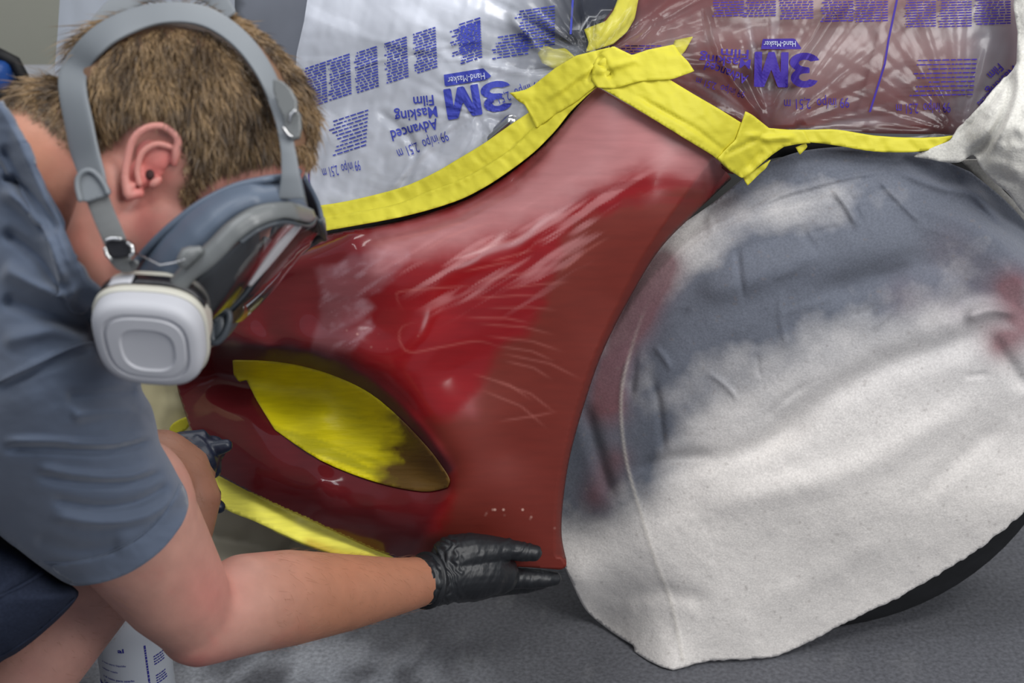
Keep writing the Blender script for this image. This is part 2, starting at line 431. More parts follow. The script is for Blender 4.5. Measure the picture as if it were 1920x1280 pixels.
ARCH = smooth_path([(1372, 335), (1300, 402), (1235, 470), (1180, 560), (1130, 660), (1095, 760), (1070, 850), (1057, 930), (1053, 1000), (1062, 1050)])
CREASE = smooth_path([(1338, 292), (1270, 385), (1205, 480), (1158, 570), (1112, 670), (1078, 770), (1055, 860), (1042, 950), (1040, 1040)])
def bumper_Y(q):
    y = bumper_Y0(q[:, 0], q[:, 1])
    d, s, t = seg_dist(q, CREASE)
    right = inside(q, np.vstack([CREASE, ARCH[::-1] + (6, 0)]))
    y = y + np.where(right, np.minimum(d, 80) * .0013, 0)
    d2, _, _ = seg_dist(q, ARCH); y = y + .012 * np.clip(1 - d2 / 7, 0, 1) ** 2
    y = y - .018 * ridge(q, smooth_path([(420, 535), (490, 515), (560, 492), (620, 468), (665, 445), (692, 425)]), 22)
    y = y - .007 * np.exp(-(((q[:, 0] - 840) / 75) ** 2 + ((q[:, 1] - 485) / 48) ** 2))          # feature line is the ridge above; this bulge is added to catch a glow
    y = y + .006 * ridge(q, [(1040, 262), (960, 345), (860, 405), (760, 436), (640, 462)], 12)
    y = y - .004 * ridge(q, smooth_path([(400, 648), (520, 652), (600, 670), (690, 712), (770, 780), (830, 855), (858, 910)]), 9)
    y = y + .0016 * fbm(q[:, 0] / 90, q[:, 1] / 90, 2, 4)
    y = y - .010 * np.exp(-(((q[:, 0] - 800) / 70) ** 2 + ((q[:, 1] - 640) / 60) ** 2))
    return y
BUMP_OUT = np.vstack([smooth_path([(1120, 162), (1085, 198), (1050, 240), (1010, 282), (960, 322), (915, 352), (860, 380), (760, 412), (650, 432), (560, 447), (480, 455), (360, 480)], 6),
                      [(330, 560), (318, 660)], [(335, 738), (355, 800), (372, 850), (398, 884)],
                      smooth_path([(400, 886), (460, 918), (520, 948), (580, 975), (640, 1003), (700, 1030), (745, 1046)], 5), [(800, 1052), (900, 1060), (985, 1063), (1040, 1067)], smooth_path([(1050, 1068), (1061, 1062), (1062, 1048)], 4),
                      ARCH[::-1][2:], [(1345, 298)], [(1330, 284), (1230, 226)]])
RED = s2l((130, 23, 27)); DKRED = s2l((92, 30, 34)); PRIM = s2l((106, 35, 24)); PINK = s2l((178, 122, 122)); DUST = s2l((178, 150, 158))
def bumper_col(q):
    x, y = q[:, 0], q[:, 1]
    wob = 22 * fbm(x / 60, y / 60, 4, 11)
    qw = q + np.c_[wob, wob]
    c = np.tile(RED, (len(q), 1))
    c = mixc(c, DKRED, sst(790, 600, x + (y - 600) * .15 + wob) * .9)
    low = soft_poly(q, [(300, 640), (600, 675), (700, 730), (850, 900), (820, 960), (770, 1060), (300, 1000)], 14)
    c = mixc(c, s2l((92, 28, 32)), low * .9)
    prim = soft_poly(qw, [(1140, 390), (1060, 450), (1030, 520), (1010, 600), (960, 640), (915, 700), (900, 745), (862, 775), (800, 790), (850, 880), (840, 950), (800, 1000), (760, 1080), (1200, 1100), (1300, 420), (1330, 330)], 20)
    c = mixc(c, PRIM, prim * .95)
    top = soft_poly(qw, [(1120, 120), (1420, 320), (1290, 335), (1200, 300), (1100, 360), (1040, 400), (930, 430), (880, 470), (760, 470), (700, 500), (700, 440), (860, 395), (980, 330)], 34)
    c = mixc(c, PINK, top * .85 * (1 - .5 * prim))  # reflected light haze painted in over dull sanded paint
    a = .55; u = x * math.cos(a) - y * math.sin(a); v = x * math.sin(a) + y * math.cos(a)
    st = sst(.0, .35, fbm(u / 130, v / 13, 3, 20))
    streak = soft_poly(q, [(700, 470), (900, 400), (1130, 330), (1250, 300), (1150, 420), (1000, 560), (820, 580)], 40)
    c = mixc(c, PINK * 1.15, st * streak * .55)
    b2 = soft_poly(qw, [(595, 505), (640, 480), (760, 455), (745, 500), (700, 540), (670, 545), (700, 575), (655, 600), (610, 640), (595, 670), (590, 620), (605, 560)], 9)
    b3 = soft_poly(qw, [(690, 590), (700, 610), (660, 650), (620, 690), (595, 680), (600, 640)], 7)
    m = np.clip(b2 + b3, 0, 1) * (.35 + .65 * sst(-.2, .3, fbm(u / 50, v / 9, 4, 31)) * sst(-.35, .25, fbm(x / 30, y / 30, 3, 35)))
    c = mixc(c, DUST, m * .34)
    swirl = sst(.72, .9, np.abs(np.sin((np.hypot(x - 1240, (y - 560) * 1.4) / 15)))) * soft_poly(q, [(1080, 370), (1180, 320), (1330, 330), (1300, 380), (1150, 400)], 20)
    c = mixc(c, RED * .8, swirl * .5)
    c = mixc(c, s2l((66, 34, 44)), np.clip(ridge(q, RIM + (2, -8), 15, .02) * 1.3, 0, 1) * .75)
    for pth in SCR:
        c = mixc(c, s2l((206, 130, 120)), ridge(q, pth, 2.2, .3) * .17)
    sp_ = sst(.36, .44, fbm(x / 5, y / 5, 1, 40)) * (ridge(q, [(900, 960), (960, 955), (1050, 968)], 10) + ridge(q, [(1020, 1010), (1045, 990)], 8) + ridge(q, [(700, 600), (640, 640), (800, 640)], 8))
    c = mixc(c, s2l((225, 185, 170)), np.clip(sp_, 0, 1) * .8)
    return np.clip(c, 0, 1)
SCR = []
r0 = random.Random(3)
for k in range(16):
    x0, y0 = 860 + r0.random() * 90, 470 + k * 17 + r0.random() * 8
    L_ = 90 + r0.random() * 80; a = -.25 + k * .045
    SCR.append([(x0, y0), (x0 + L_ * .6, y0 + L_ * .6 * math.tan(a) - 4), (x0 + L_, y0 + L_ * math.tan(a) * 1.3)])
SCR += [smooth_path([(800, 600), (755, 612), (750, 640), (770, 660), (830, 650), (900, 640), (960, 660)]), smooth_path([(930, 790), (1000, 780), (1050, 770)]), smooth_path([(780, 480), (850, 440), (940, 410)]), smooth_path([(760, 590), (745, 560), (760, 545), (900, 535)]),
        smooth_path([(1040, 520), (1100, 470), (1150, 440)]), smooth_path([(700, 455), (820, 430), (930, 395)])]
RIM = smooth_path([(392, 668), (440, 666), (500, 670), (560, 676), (610, 692), (665, 718), (715, 756), (770, 812), (815, 865), (842, 900)])
def bumper_attr(q):
    x, y = q[:, 0], q[:, 1]; wob = 22 * fbm(x / 60, y / 60, 4, 11); qw = q + np.c_[wob, wob]
    prim = soft_poly(qw, [(1140, 390), (1060, 450), (1030, 520), (1010, 600), (960, 640), (915, 700), (900, 745), (862, 775), (800, 790), (850, 880), (840, 950), (800, 1000), (760, 1080), (1200, 1100), (1300, 420), (1330, 330)], 20)
    top = soft_poly(qw, [(1120, 120), (1420, 320), (1290, 335), (1200, 300), (1100, 360), (1040, 400), (930, 430), (880, 470), (980, 330)], 16)
    r = .17 + .48 * prim + .2 * top * (1 - prim) + .05 * fbm(x / 30, y / 30, 3, 8)
    r = r - .1 * sst(700, 560, x) + .45 * np.clip(ridge(q, RIM, 26, .02) * 1.5, 0, 1)
    return {'Rough': np.clip(r, .08, .9)}
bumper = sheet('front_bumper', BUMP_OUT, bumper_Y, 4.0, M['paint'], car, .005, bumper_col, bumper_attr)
# fog lamp pocket: yellow masked insert
INS = np.vstack([[(436, 676)], smooth_path([(440, 675), (520, 679), (600, 696), (680, 730), (740, 776), (800, 838), (835, 885), (843, 902)], 5), smooth_path([(838, 914), (790, 921), (700, 902), (600, 862), (515, 805)], 4), [(480, 748), (462, 712), (448, 716), (438, 702)]])
def ins_col(q):
    c = np.tile(s2l((228, 214, 22)), (len(q), 1)); x, y = q[:, 0], q[:, 1]
    br = sst(690, 770, x + .25 * (y - 800) + 60 * fbm(x / 40, y / 20, 4, 2) - 10) * sst(0, 20, (x - 700) * .9 - (y - 915) + 0 * x)
    br = np.clip(br + .9 * sst(735, 790, x + 30 * fbm(x / 14, y / 14, 3, 77)), 0, 1); c = mixc(c, s2l((76, 36, 28)), br * .93)
    g = sst(.0, .3, fbm(x / 200, (y - .35 * x) / 16, 4, 15)) * sst(760, 850, y + 30) * sst(760, 680, x) * .5
    c = mixc(c, s2l((140, 138, 24)), g)
    return c
ins = sheet('fog_lamp_masking', INS, lambda q: bumper_Y(q) - .0035 + .0012 * fbm(q[:, 0] / 60, q[:, 1] / 8, 3, 5), 4.5, M['tapev'], None, .0012, ins_col)
tag(ins, 'leaf-shaped yellow tape patch filling the fog lamp pocket, its right end stained brown', 'masking tape')
# fender behind the film
def car_Y(q):
    return carY0(q[:, 0], q[:, 1])
carY0 = tps([(1120, 160, 1.79), (1340, 290, 1.77), (1450, 240, 1.775), (1600, 250, 1.79), (1785, 255, 1.80), (1920, 250, 1.82), (1100, 0, 1.86), (1400, 0, 1.83), (1700, 0, 1.84), (1920, 0, 1.86), (1400, -120, 1.90), (1100, -120, 1.98),
             (900, 300, 1.80), (700, 380, 1.85), (560, 410, 1.89), (560, 200, 1.99), (700, 200, 1.92), (850, 180, 1.86), (1000, 150, 1.82), (600, 0, 2.08), (800, 0, 1.99), (950, 0, 1.93), (700, -120, 2.15), (400, 200, 2.15), (400, 420, 2.0), (2050, 100, 1.9)])
sheet('fender', [(1115, 60), (1170, -10), (1240, -70), (2000, -70), (2000, 285), (1785, 252), (1640, 250), (1500, 240), (1450, 250), (1372, 330), (1240, 222), (1120, 150)], lambda q: car_Y(q) + .012, 14, M['carpaint'], car, .004)
hl = sheet('headlight', smooth_path([(560, 425), (650, 418), (760, 398), (860, 362), (960, 305), (1050, 225), (1100, 160), (1090, 120), (980, 130), (900, 90), (700, 110), (560, 160), (480, 240), (470, 400)], 5, True), lambda q: car_Y(q) + .012, 12, M['hose'], car, .01)
mb = MB(); mb.tube(P(np.array([700, 740, 800, 880, 960]), np.array([340, 350, 340, 300, 230]), np.array([1.87, 1.855, 1.835, 1.815, 1.80])), .012); mb.build('lamp_trim', M['metal'], None).parent = hl
part(bpy.data.objects['lamp_trim'], hl)
sheet('hood', [(440, 260), (560, 165), (700, 115), (880, 92), (980, 135), (1095, 122), (1115, 60), (1170, -10), (1240, -70), (440, -90)], lambda q: car_Y(q) + .03 + .0*q[:, 0], 16, mat('primer_grey', (120, 124, 134), .4, var=(4, .8, 1.2)), car, .004)
sheet('grille_gap', smooth_path([(870, 60), (950, 20), (990, -60), (1200, -60), (1210, 10), (1120, 40), (1100, 75), (1040, 70), (960, 75), (900, 95)], 4, True), lambda q: car_Y(q) + .018, 16, M['dark'], car, .003)
# arch liner, dark gap
sheet('wheel_arch_liner', [(1300, 300), (1450, 270), (1600, 262), (1800, 270), (1960, 330), (2060, 500), (1900, 560), (1500, 460), (1250, 640), (1100, 800), (1060, 760), (1130, 500)], lambda q: 2.06 + 0 * q[:, 0], 30, M['black'], car, .005)
sheet('bumper_seal', np.vstack([BUMP_OUT[:63] - (0, 7), BUMP_OUT[:63][::-1] + (0, 5)]), lambda q: bumper_Y(q) + .006, 8, M['black'], car, .003)
# wheel
wc = D(1490, 790, 2.08); wheel_y = 1.87
TC = np.array([float(P(1548., 790., 1.78)[0]), -.012, .35])
def revolve(prof, center, axis='y', seg=72):
    v = []; f = []; n = len(prof)
    for k in range(seg):
        a = 2 * math.pi * k / seg
        for (r, h) in prof: v.append((center[0] + r * math.cos(a), center[1] + h, center[2] + r * math.sin(a)) if axis == 'y' else (center[0] + r * math.cos(a), center[1] + r * math.sin(a), center[2] + h))
    for k in range(seg):
        for i in range(n - 1):
            a = k * n + i; b = ((k + 1) % seg) * n + i
            f.append((a, a + 1, b + 1, b))
    return v, f
tprof = [(.22, 1.80), (.24, 1.775), (.28, 1.765), (.315, 1.765), (.337, 1.772), (.348, 1.79), (.350, 1.95), (.34, 1.98), (.30, 2.0), (.22, 1.98)]
v, f = revolve(tprof, TC); tire = part(link_mesh('tire', v, f, M['rubber']), car)
v, f = revolve([(.0, 1.83), (.05, 1.82), (.06, 1.83), (.20, 1.835), (.225, 1.80), (.228, 1.82), (.225, 1.95)], TC); part(link_mesh('rim', v, f, M['metal']), car)
# yellow taped lower lip
lip_c = lambda q: mixc(np.tile(s2l((248, 240, 96)), (len(q), 1)), s2l((200, 150, 40)), ridge(q, [(560, 1010), (640, 1040), (720, 1050)], 9) * .6)
lip = sheet('lower_lip_masking', np.vstack([smooth_path([(396, 885), (460, 915), (520, 946), (580, 974), (640, 1002), (700, 1030), (738, 1044)], 4), smooth_path([(730, 1050), (690, 1053), (640, 1040), (560, 1012), (480, 978), (424, 955), (398, 925)], 4)]),
            lambda q: bumper_Y0(q[:, 0], q[:, 1]) * 0 + tps([(396, 885, 1.90), (520, 946, 1.79), (640, 1002, 1.735), (738, 1044, 1.69), (420, 950, 1.84), (560, 1012, 1.722), (690, 1053, 1.665), (410, 915, 1.865), (470, 945, 1.80), (580, 1000, 1.738), (680, 1035, 1.69)])(q[:, 0], q[:, 1]) + .0015 * fbm(q[:, 0] / 30, q[:, 1] / 30, 3, 2), 6, M['tapev'], None, .006, lip_c)
tag(lip, 'long yellow taped strip along the underside of the front bumper', 'masking tape')

# ================================================================== WHEEL COVER
fy = lambda py: float(floorY(py)) - .006
SEAM = smooth_path([(1655, 322), (1590, 332), (1520, 350), (1460, 368), (1400, 402), (1340, 432), (1290, 462), (1250, 508), (1212, 575), (1185, 650), (1165, 740), (1172, 850), (1198, 950), (1228, 1050), (1258, 1130), (1280, 1238)])
WY = tps([(1480, 770, 1.725), (1160, 560, 1.79), (1100, 700, 1.775), (1070, 850, 1.765), (1075, 1000, 1.75), (1085, 1090, 1.73), (1115, 1150, fy(1150) - .03), (1200, 1225, fy(1225)), (1262, 1252, fy(1252)), (1310, 1240, fy(1240) - .002), (1420, 1230, fy(1230) - .004),
          (1500, 1208, 1.715), (1600, 1160, 1.72), (1700, 1110, 1.725), (1800, 1050, 1.73), (1920, 960, 1.74), (1990, 850, 1.76),
          (1480, 420, 1.775), (1400, 402, 1.79), (1480, 300, 1.81), (1600, 270, 1.83), (1720, 285, 1.83), (1600, 350, 1.785), (1330, 390, 1.82), (1290, 462, 1.80), (1210, 575, 1.79), (1166, 740, 1.765), (1175, 850, 1.75), (1230, 1050, 1.71), (1350, 500, 1.765), (1270, 640, 1.76), (1240, 800, 1.745),
          (1700, 420, 1.77), (1850, 480, 1.80), (1960, 600, 1.775), (1900, 850, 1.745), (1700, 700, 1.735), (1600, 1000, 1.715), (1300, 950, 1.725), (1330, 1120, 1.69), (1830, 330, 1.84), (1900, 400, 1.85), (1990, 500, 1.87), (1450, 1120, 1.70)])
FOLDS = [([(1380, 880), (1500, 780), (1650, 690), (1800, 640), (1925, 580)], 26, .014), ([(1250, 960), (1400, 930), (1600, 880), (1750, 800), (1900, 720)], 30, -.008), ([(1200, 900), (1300, 870), (1420, 840), (1560, 770)], 22, .007),
         ([(1490, 560), (1600, 530), (1750, 480), (1850, 400)], 26, .010), ([(1300, 560), (1420, 520), (1560, 460)], 24, -.009), ([(1560, 350), (1590, 390), (1610, 430)], 6, -.006), ([(1640, 325), (1690, 380), (1740, 430)], 7, -.007), ([(1660, 310), (1760, 350), (1830, 370), (1880, 450)], 9, -.008),
         ([(1380, 420), (1385, 500), (1395, 570)], 6, .004), ([(1800, 340), (1850, 380), (1885, 440), (1915, 520)], 10, -.014), ([(1760, 600), (1830, 540), (1870, 480), (1900, 430)], 20, .012), ([(1220, 700), (1235, 760), (1245, 860)], 7, .005), ([(1090, 740), (1120, 850), (1150, 950)], 14, .010), ([(1800, 600), (1860, 580), (1920, 590)], 12, -.012),
         ([(1700, 960), (1800, 860), (1900, 780)], 20, .006), ([(1400, 1140), (1540, 1080), (1700, 990)], 26, -.004), ([(1130, 1130), (1230, 1110), (1350, 1130)], 18, .004), ([(1175, 890), (1250, 860), (1350, 850)], 12, .005), ([(1190, 640), (1235, 600), (1300, 580)], 8, .005), ([(1150, 620), (1185, 660), (1180, 760)], 9, .007),
         ([(1850, 620), (1890, 680), (1930, 740)], 16, .010), ([(1310, 400), (1400, 350), (1500, 320)], 14, .006)]
def wc_Y(q):
    y = WY(q[:, 0], q[:, 1]) - .030 * sst(1130, 900, q[:, 1])
    d, s, t = seg_dist(q, SEAM)
    y = y - .0032 * np.exp(-(d / 3.6) ** 2) * sst(0, .03, t) * (1 - .6 * sst(.45, .65, t)) + .0022 * np.exp(-((d - 8) / 4.0) ** 2) * (1 - sst(.4, .6, t))
    for p, w_, a in FOLDS: y = y + a * ridge(q, smooth_path(p, 5), w_, .25)
    rw = random.Random(11)
    for _ in range(26):
        cx, cy = rw.uniform(1200, 1900), rw.uniform(330, 760); an = rw.choice((-.6, .9, 1.3, -.3)) + rw.uniform(-.2, .2); L_ = rw.uniform(25, 70)
        y = y + rw.choice((-1, 1)) * rw.uniform(.0012, .0032) * ridge(q, smooth_path([(cx - L_ * math.cos(an), cy - L_ * math.sin(an)), (cx + rw.uniform(-8, 8), cy + rw.uniform(-8, 8)), (cx + L_ * math.cos(an), cy + L_ * math.sin(an))], 3), rw.uniform(4, 8), .3)
    x_, y_ = q[:, 0], q[:, 1]; a = -.5; u = x_ * math.cos(a) - y_ * math.sin(a); v_ = x_ * math.sin(a) + y_ * math.cos(a)
    y = y + .007 * fbm((x_ * .86 - y_ * .5) / 300, (x_ * .5 + y_ * .86) / 110, 2, 6)
    y = y + .0012 * fbm(x_ / 38, y_ / 38, 3, 13)
    y = np.minimum(y, floorY(y_) - .003)
    for _ in range(3):          # the cloth lies on the tire, never in it
        pt = P(x_, y_, y); r = np.hypot(pt[:, 0] - TC[0], pt[:, 2] - TC[2])
        lim = TC[1] - .008 + np.interp(r, [0, .28, .325, .345, .356, .375, .42], [1.765, 1.763, 1.763, 1.770, 1.79, 1.84, 2.2])
        k = .006; h = np.clip(.5 + .5 * (lim - y) / k, 0, 1); y = lim * (1 - h) + y * h - k * h * (1 - h)
    return y
CREAM = s2l((226, 221, 215)); GREY = s2l((62, 71, 86)); RUST = s2l((112, 52, 50))
STAIN = tps([(1300, 470, .15), (1250, 560, .7), (1350, 430, .35), (1400, 340, .8), (1450, 390, .35), (1500, 330, .75), (1600, 320, .7), (1540, 400, .45), (1450, 480, .95), (1350, 520, .85), (1550, 520, .95), (1650, 500, .9), (1600, 430, .6), (1700, 380, .8), (1750, 450, .85), (1800, 400, .85), (1700, 530, .8), (1800, 510, .75), (1400, 600, .75), (1280, 640, .9), (1330, 680, .65),
    (1220, 700, .9), (1220, 820, .85), (1230, 900, .55), (1300, 800, .35), (1400, 720, .4), (1500, 600, .65), (1600, 600, .5), (1700, 620, .3), (1500, 680, .35), (1600, 700, .12), (1800, 620, .3), (1850, 560, .5), (1880, 480, .8), (1900, 640, .3), (1400, 800, .12), (1250, 960, .08), (1100, 800, .95), (1120, 900, .9), (1140, 980, .5), (1100, 1020, .35), (1200, 1000, .1), (1300, 900, .05),
    (1500, 800, .03), (1700, 750, .02), (1900, 750, .05), (1500, 1000, 0), (1300, 1100, .0), (1800, 900, 0), (1180, 600, .6), (1160, 680, .7), (1250, 1200, 0), (1130, 1100, .08), (1900, 1000, 0), (1900, 380, .8), (1650, 280, .8), (1300, 300, .8)])
def wc_col(q):
    x, y = q[:, 0], q[:, 1]
    c = np.tile(CREAM, (len(q), 1))
    def blot(path, w_): 
        d, _, _ = seg_dist(q, smooth_path(path, 5)); return np.exp(-(d / w_) ** 2)
    n = fbm(x / 120, y / 120, 4, 17) * .9
    fold_soft = .35 * fbm((x * .86 - y * .5) / 200, (x * .5 + y * .86) / 45, 3, 22)
    g = STAIN(x, y)
    n2 = fbm(x / 45, y / 45, 4, 71); g = np.clip(g * (1.42 + .5 * n + .5 * n2) + .6 * fold_soft * sst(.05, .4, g), 0, 1)
    g *= sst(1080, 960, y)
    c = mixc(c, GREY, g * .92)
    dk = blot([(1400, 300), (1560, 285), (1800, 330)], 26) + .8 * blot([(1080, 800), (1110, 930)], 26) + .7 * blot([(1400, 540), (1520, 520), (1680, 500)], 34) + .55 * blot([(1240, 600), (1225, 860)], 30) + .55 * blot([(1740, 380), (1850, 470)], 40)
    c = mixc(c, s2l((44, 48, 58)), np.clip(dk, 0, 1) * .65)
    r = .85 * blot([(1240, 500), (1200, 580), (1160, 660), (1140, 760)], 34) + .7 * blot([(1900, 540), (1915, 620), (1880, 640)], 34) + .12 * blot([(1780, 470), (1880, 560)], 40) + .12 * blot([(1700, 560), (1850, 600)], 40) + .3 * blot([(1150, 860), (1120, 930)], 30)
    c = mixc(c, RUST, np.clip(r * 1.6 * (1 + n), 0, .85))
    hz = sst(1000, 620, y) * .18
    c = mixc(c, s2l((150, 155, 170)), hz)  # overspray haze and painted shading, greyer toward the top
    d, s, t = seg_dist(q, SEAM)
    c = mixc(c, s2l((206, 200, 188)), np.exp(-(d / 2.6) ** 2) * .5 * sst(.4, .6, t))
    sp_ = sst(.40, .46, fbm(x / 6, y / 6, 1, 51))
    c = mixc(c, s2l((120, 110, 105)), sp_ * .35)
    return np.clip(c, 0, 1)
wob = lambda pts, a=2.2: np.array([(x + random.uniform(-a, a), y + random.uniform(-a, a)) for x, y in pts])
WC_OUT = np.vstack([smooth_path([(1740, 288), (1660, 276), (1600, 274), (1500, 284), (1420, 318), (1330, 385), (1240, 450), (1150, 545), (1080, 680), (1040, 820), (1035, 950), (1052, 1040), (1075, 1098), (1100, 1145), (1145, 1183), (1188, 1210)], 6),
                    [(1190, 1222), (1215, 1238), (1240, 1250), (1262, 1256), (1290, 1249)],
                    wob(resample(smooth_path([(1300, 1246), (1340, 1238), (1400, 1236), (1460, 1228), (1530, 1196), (1600, 1160), (1700, 1112), (1800, 1052), (1860, 1010), (1925, 955), (1980, 890)], 6), 7), 1.6),
                    smooth_path([(2000, 860), (2010, 600), (1965, 480), (1900, 390), (1820, 322)], 4)])
wcov = sheet('wheel_cover', WC_OUT, wc_Y, 4.5, M['canvas'], None, .0025, wc_col)
tag(wcov, 'cream canvas wheel cover stained with grey and rust overspray, hanging over the front tire', 'wheel cover')

# ================================================================== WHITE DRAPE (upper right)
DR = np.vstack([[(1912, -60), (1900, 10), (1908, 60), (1906, 118)], smooth_path([(1898, 132), (1868, 165), (1840, 195), (1812, 225), (1795, 245), (1782, 262), (1760, 272), (1722, 288), (1712, 294)], 4), smooth_path([(1740, 298), (1770, 304), (1800, 304), (1825, 290), (1838, 312), (1862, 340), (1890, 362), (1925, 405), (1990, 440)], 4), [(2080, 440), (2080, -60)]])
DRY = tps([(1720, 290, 1.775), (1800, 240, 1.76), (1900, 130, 1.77), (1920, 0, 1.79), (1920, 200, 1.71), (1860, 260, 1.715), (1920, 330, 1.71), (1800, 295, 1.75), (1925, 405, 1.78), (2050, 200, 1.70), (2050, 400, 1.78), (2050, 0, 1.75), (1840, 300, 1.74)])
def dr_Y(q):
    y = DRY(q[:, 0], q[:, 1])
    for p, w_, a in [([(1900, 130), (1890, 200), (1850, 270), (1800, 300)], 9, .018), ([(1905, 130), (1840, 210), (1780, 270)], 5, .006), ([(1920, 60), (1905, 150), (1880, 240), (1840, 300)], 12, -.012), ([(1840, 300), (1880, 310), (1925, 330)], 12, -.006), ([(1830, 290), (1920, 250)], 14, .006), ([(1870, 330), (1925, 350)], 8, .005)]:
        y = y + a * ridge(q, smooth_path(p, 4), w_, .2)
    return y + .004 * fbm(q[:, 0] / 25, q[:, 1] / 25, 3, 3)
dr = sheet('draped_cloth', DR, dr_Y, 5, M['canvas'], None, .004, lambda q: np.tile(s2l((214, 212, 204)), (len(q), 1)))
tag(dr, 'plain off-white cloth bunched over the fender at the upper right edge', 'cloth')
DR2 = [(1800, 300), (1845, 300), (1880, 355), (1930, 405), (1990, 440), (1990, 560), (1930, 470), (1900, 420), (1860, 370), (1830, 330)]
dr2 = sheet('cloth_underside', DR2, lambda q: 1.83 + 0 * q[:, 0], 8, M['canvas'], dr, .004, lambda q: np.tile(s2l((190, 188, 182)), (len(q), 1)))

# ================================================================== MASKING FILM
def radial(q, c, k, seed):
    dx, dy = q[:, 0] - c[0], q[:, 1] - c[1]; r = np.hypot(dx, dy); a = np.arctan2(dy, dx)
    s = fbm(a * k, r / 400, 3, seed)
    return s, r
def film_Y(q):
    y = car_Y(q) - .010
    s, r = radial(q, (1445, 245), 9, 5); y = y + .007 * s * np.exp(-r / 260) * sst(0, 60, r)
    s, r = radial(q, (1110, 110), 8, 9); y = y + .018 * s * np.exp(-r / 240) * sst(0, 50, r)
    s, r = radial(q, (900, 215), 6, 12); y = y + .007 * s * np.exp(-r / 140) * sst(0, 30, r)
    s, r = radial(q, (1800, 250), 9, 19); y = y + .010 * s * np.exp(-r / 180) * sst(0, 40, r)
    x_, y_ = q[:, 0], q[:, 1]
    lf = .35 + .65 * sst(1150, 1000, x_)
    y = y + lf * (.006 * fbm((x_ + .25 * y_) / 45, (y_ - .25 * x_) / 260, 3, 7) + .0020 * fbm(x_ / 20, y_ / 24, 3, 27))
    for p, w_, a in [([(1600, -20), (1500, 130), (1440, 240)], 7, -.014), ([(1320, -10), (1350, 110), (1435, 235)], 5, -.010), ([(1240, 30), (1180, 100)], 8, -.012), ([(700, 200), (780, 280), (740, 370)], 8, .006), ([(860, 220), (800, 280), (720, 370)], 6, -.006), ([(640, 60), (900, 120), (1080, 160)], 6, -.003), ([(950, 20), (1020, 100)], 9, -.014), ([(560, 180), (720, 110), (940, 70)], 4, -.004)]:
        y = y + a * ridge(q, smooth_path(p, 4), w_, .2)
    return y
FILM_OUT = [(582, -40), (570, 40), (556, 100), (553, 160), (560, 260), (556, 410), (700, 398), (860, 350), (980, 265), (1060, 190), (1120, 135), (1170, 130), (1260, 190), (1380, 240), (1440, 262), (1560, 262), (1700, 275), (1795, 268), (1900, 200), (1940, 120), (1940, -40)]
def film_haze(q):
    x, y = q[:, 0], q[:, 1]
    h = .01 + .49 * sst(1120, 860, x) + .08 * fbm(x / 70, y / 70, 4, 44) + .25 * sst(100, 0, y) * sst(1100, 900, x)
    s, r = radial(q, (1445, 245), 9, 5); st = sst(.12, .45, s) * np.exp(-r / 300) * sst(20, 90, r)
    h += (.18 * sst(.05, .4, fbm((x * .5 - y) / 30, (x + y) / 200, 3, 33))) * sst(1200, 1000, x) + .16 * st + .22 * sst(1740, 1870, x)
    return {'Haze': np.clip(h, .02, .9)}
film = sheet('masking_film', FILM_OUT, film_Y, 5.0, M['film'], None, 0, None, film_haze)
tag(film, 'clear crinkled plastic masking film with blue printing over the headlight and fender', 'plastic film')

_tc = {}
def text_mesh(s, bold=0):
    k = (s, bold)
    if k in _tc: return _tc[k]
    cu = bpy.data.curves.new('t', 'FONT'); cu.body = s; cu.size = 1.38; cu.offset = bold; cu.resolution_u = 3
    o = bpy.data.objects.new('t', cu); COL.objects.link(o)
    dg = bpy.context.evaluated_depsgraph_get(); dg.update()
    me = o.evaluated_get(dg).to_mesh()
    bm = bmesh.new(); bm.from_mesh(me); bmesh.ops.triangulate(bm, faces=bm.faces)
    for _ in range(2):
        e = [e for e in bm.edges if e.calc_length() > .5]
        if e: bmesh.ops.subdivide_edges(bm, edges=e, cuts=1)
    bmesh.ops.triangulate(bm, faces=bm.faces)
    v = np.array([tuple(x.co)[:2] for x in bm.verts]); f = [tuple(x.index for x in p.verts) for p in bm.faces]; bm.free()
    bpy.data.objects.remove(o); _tc[k] = (v, f)
    return v, f
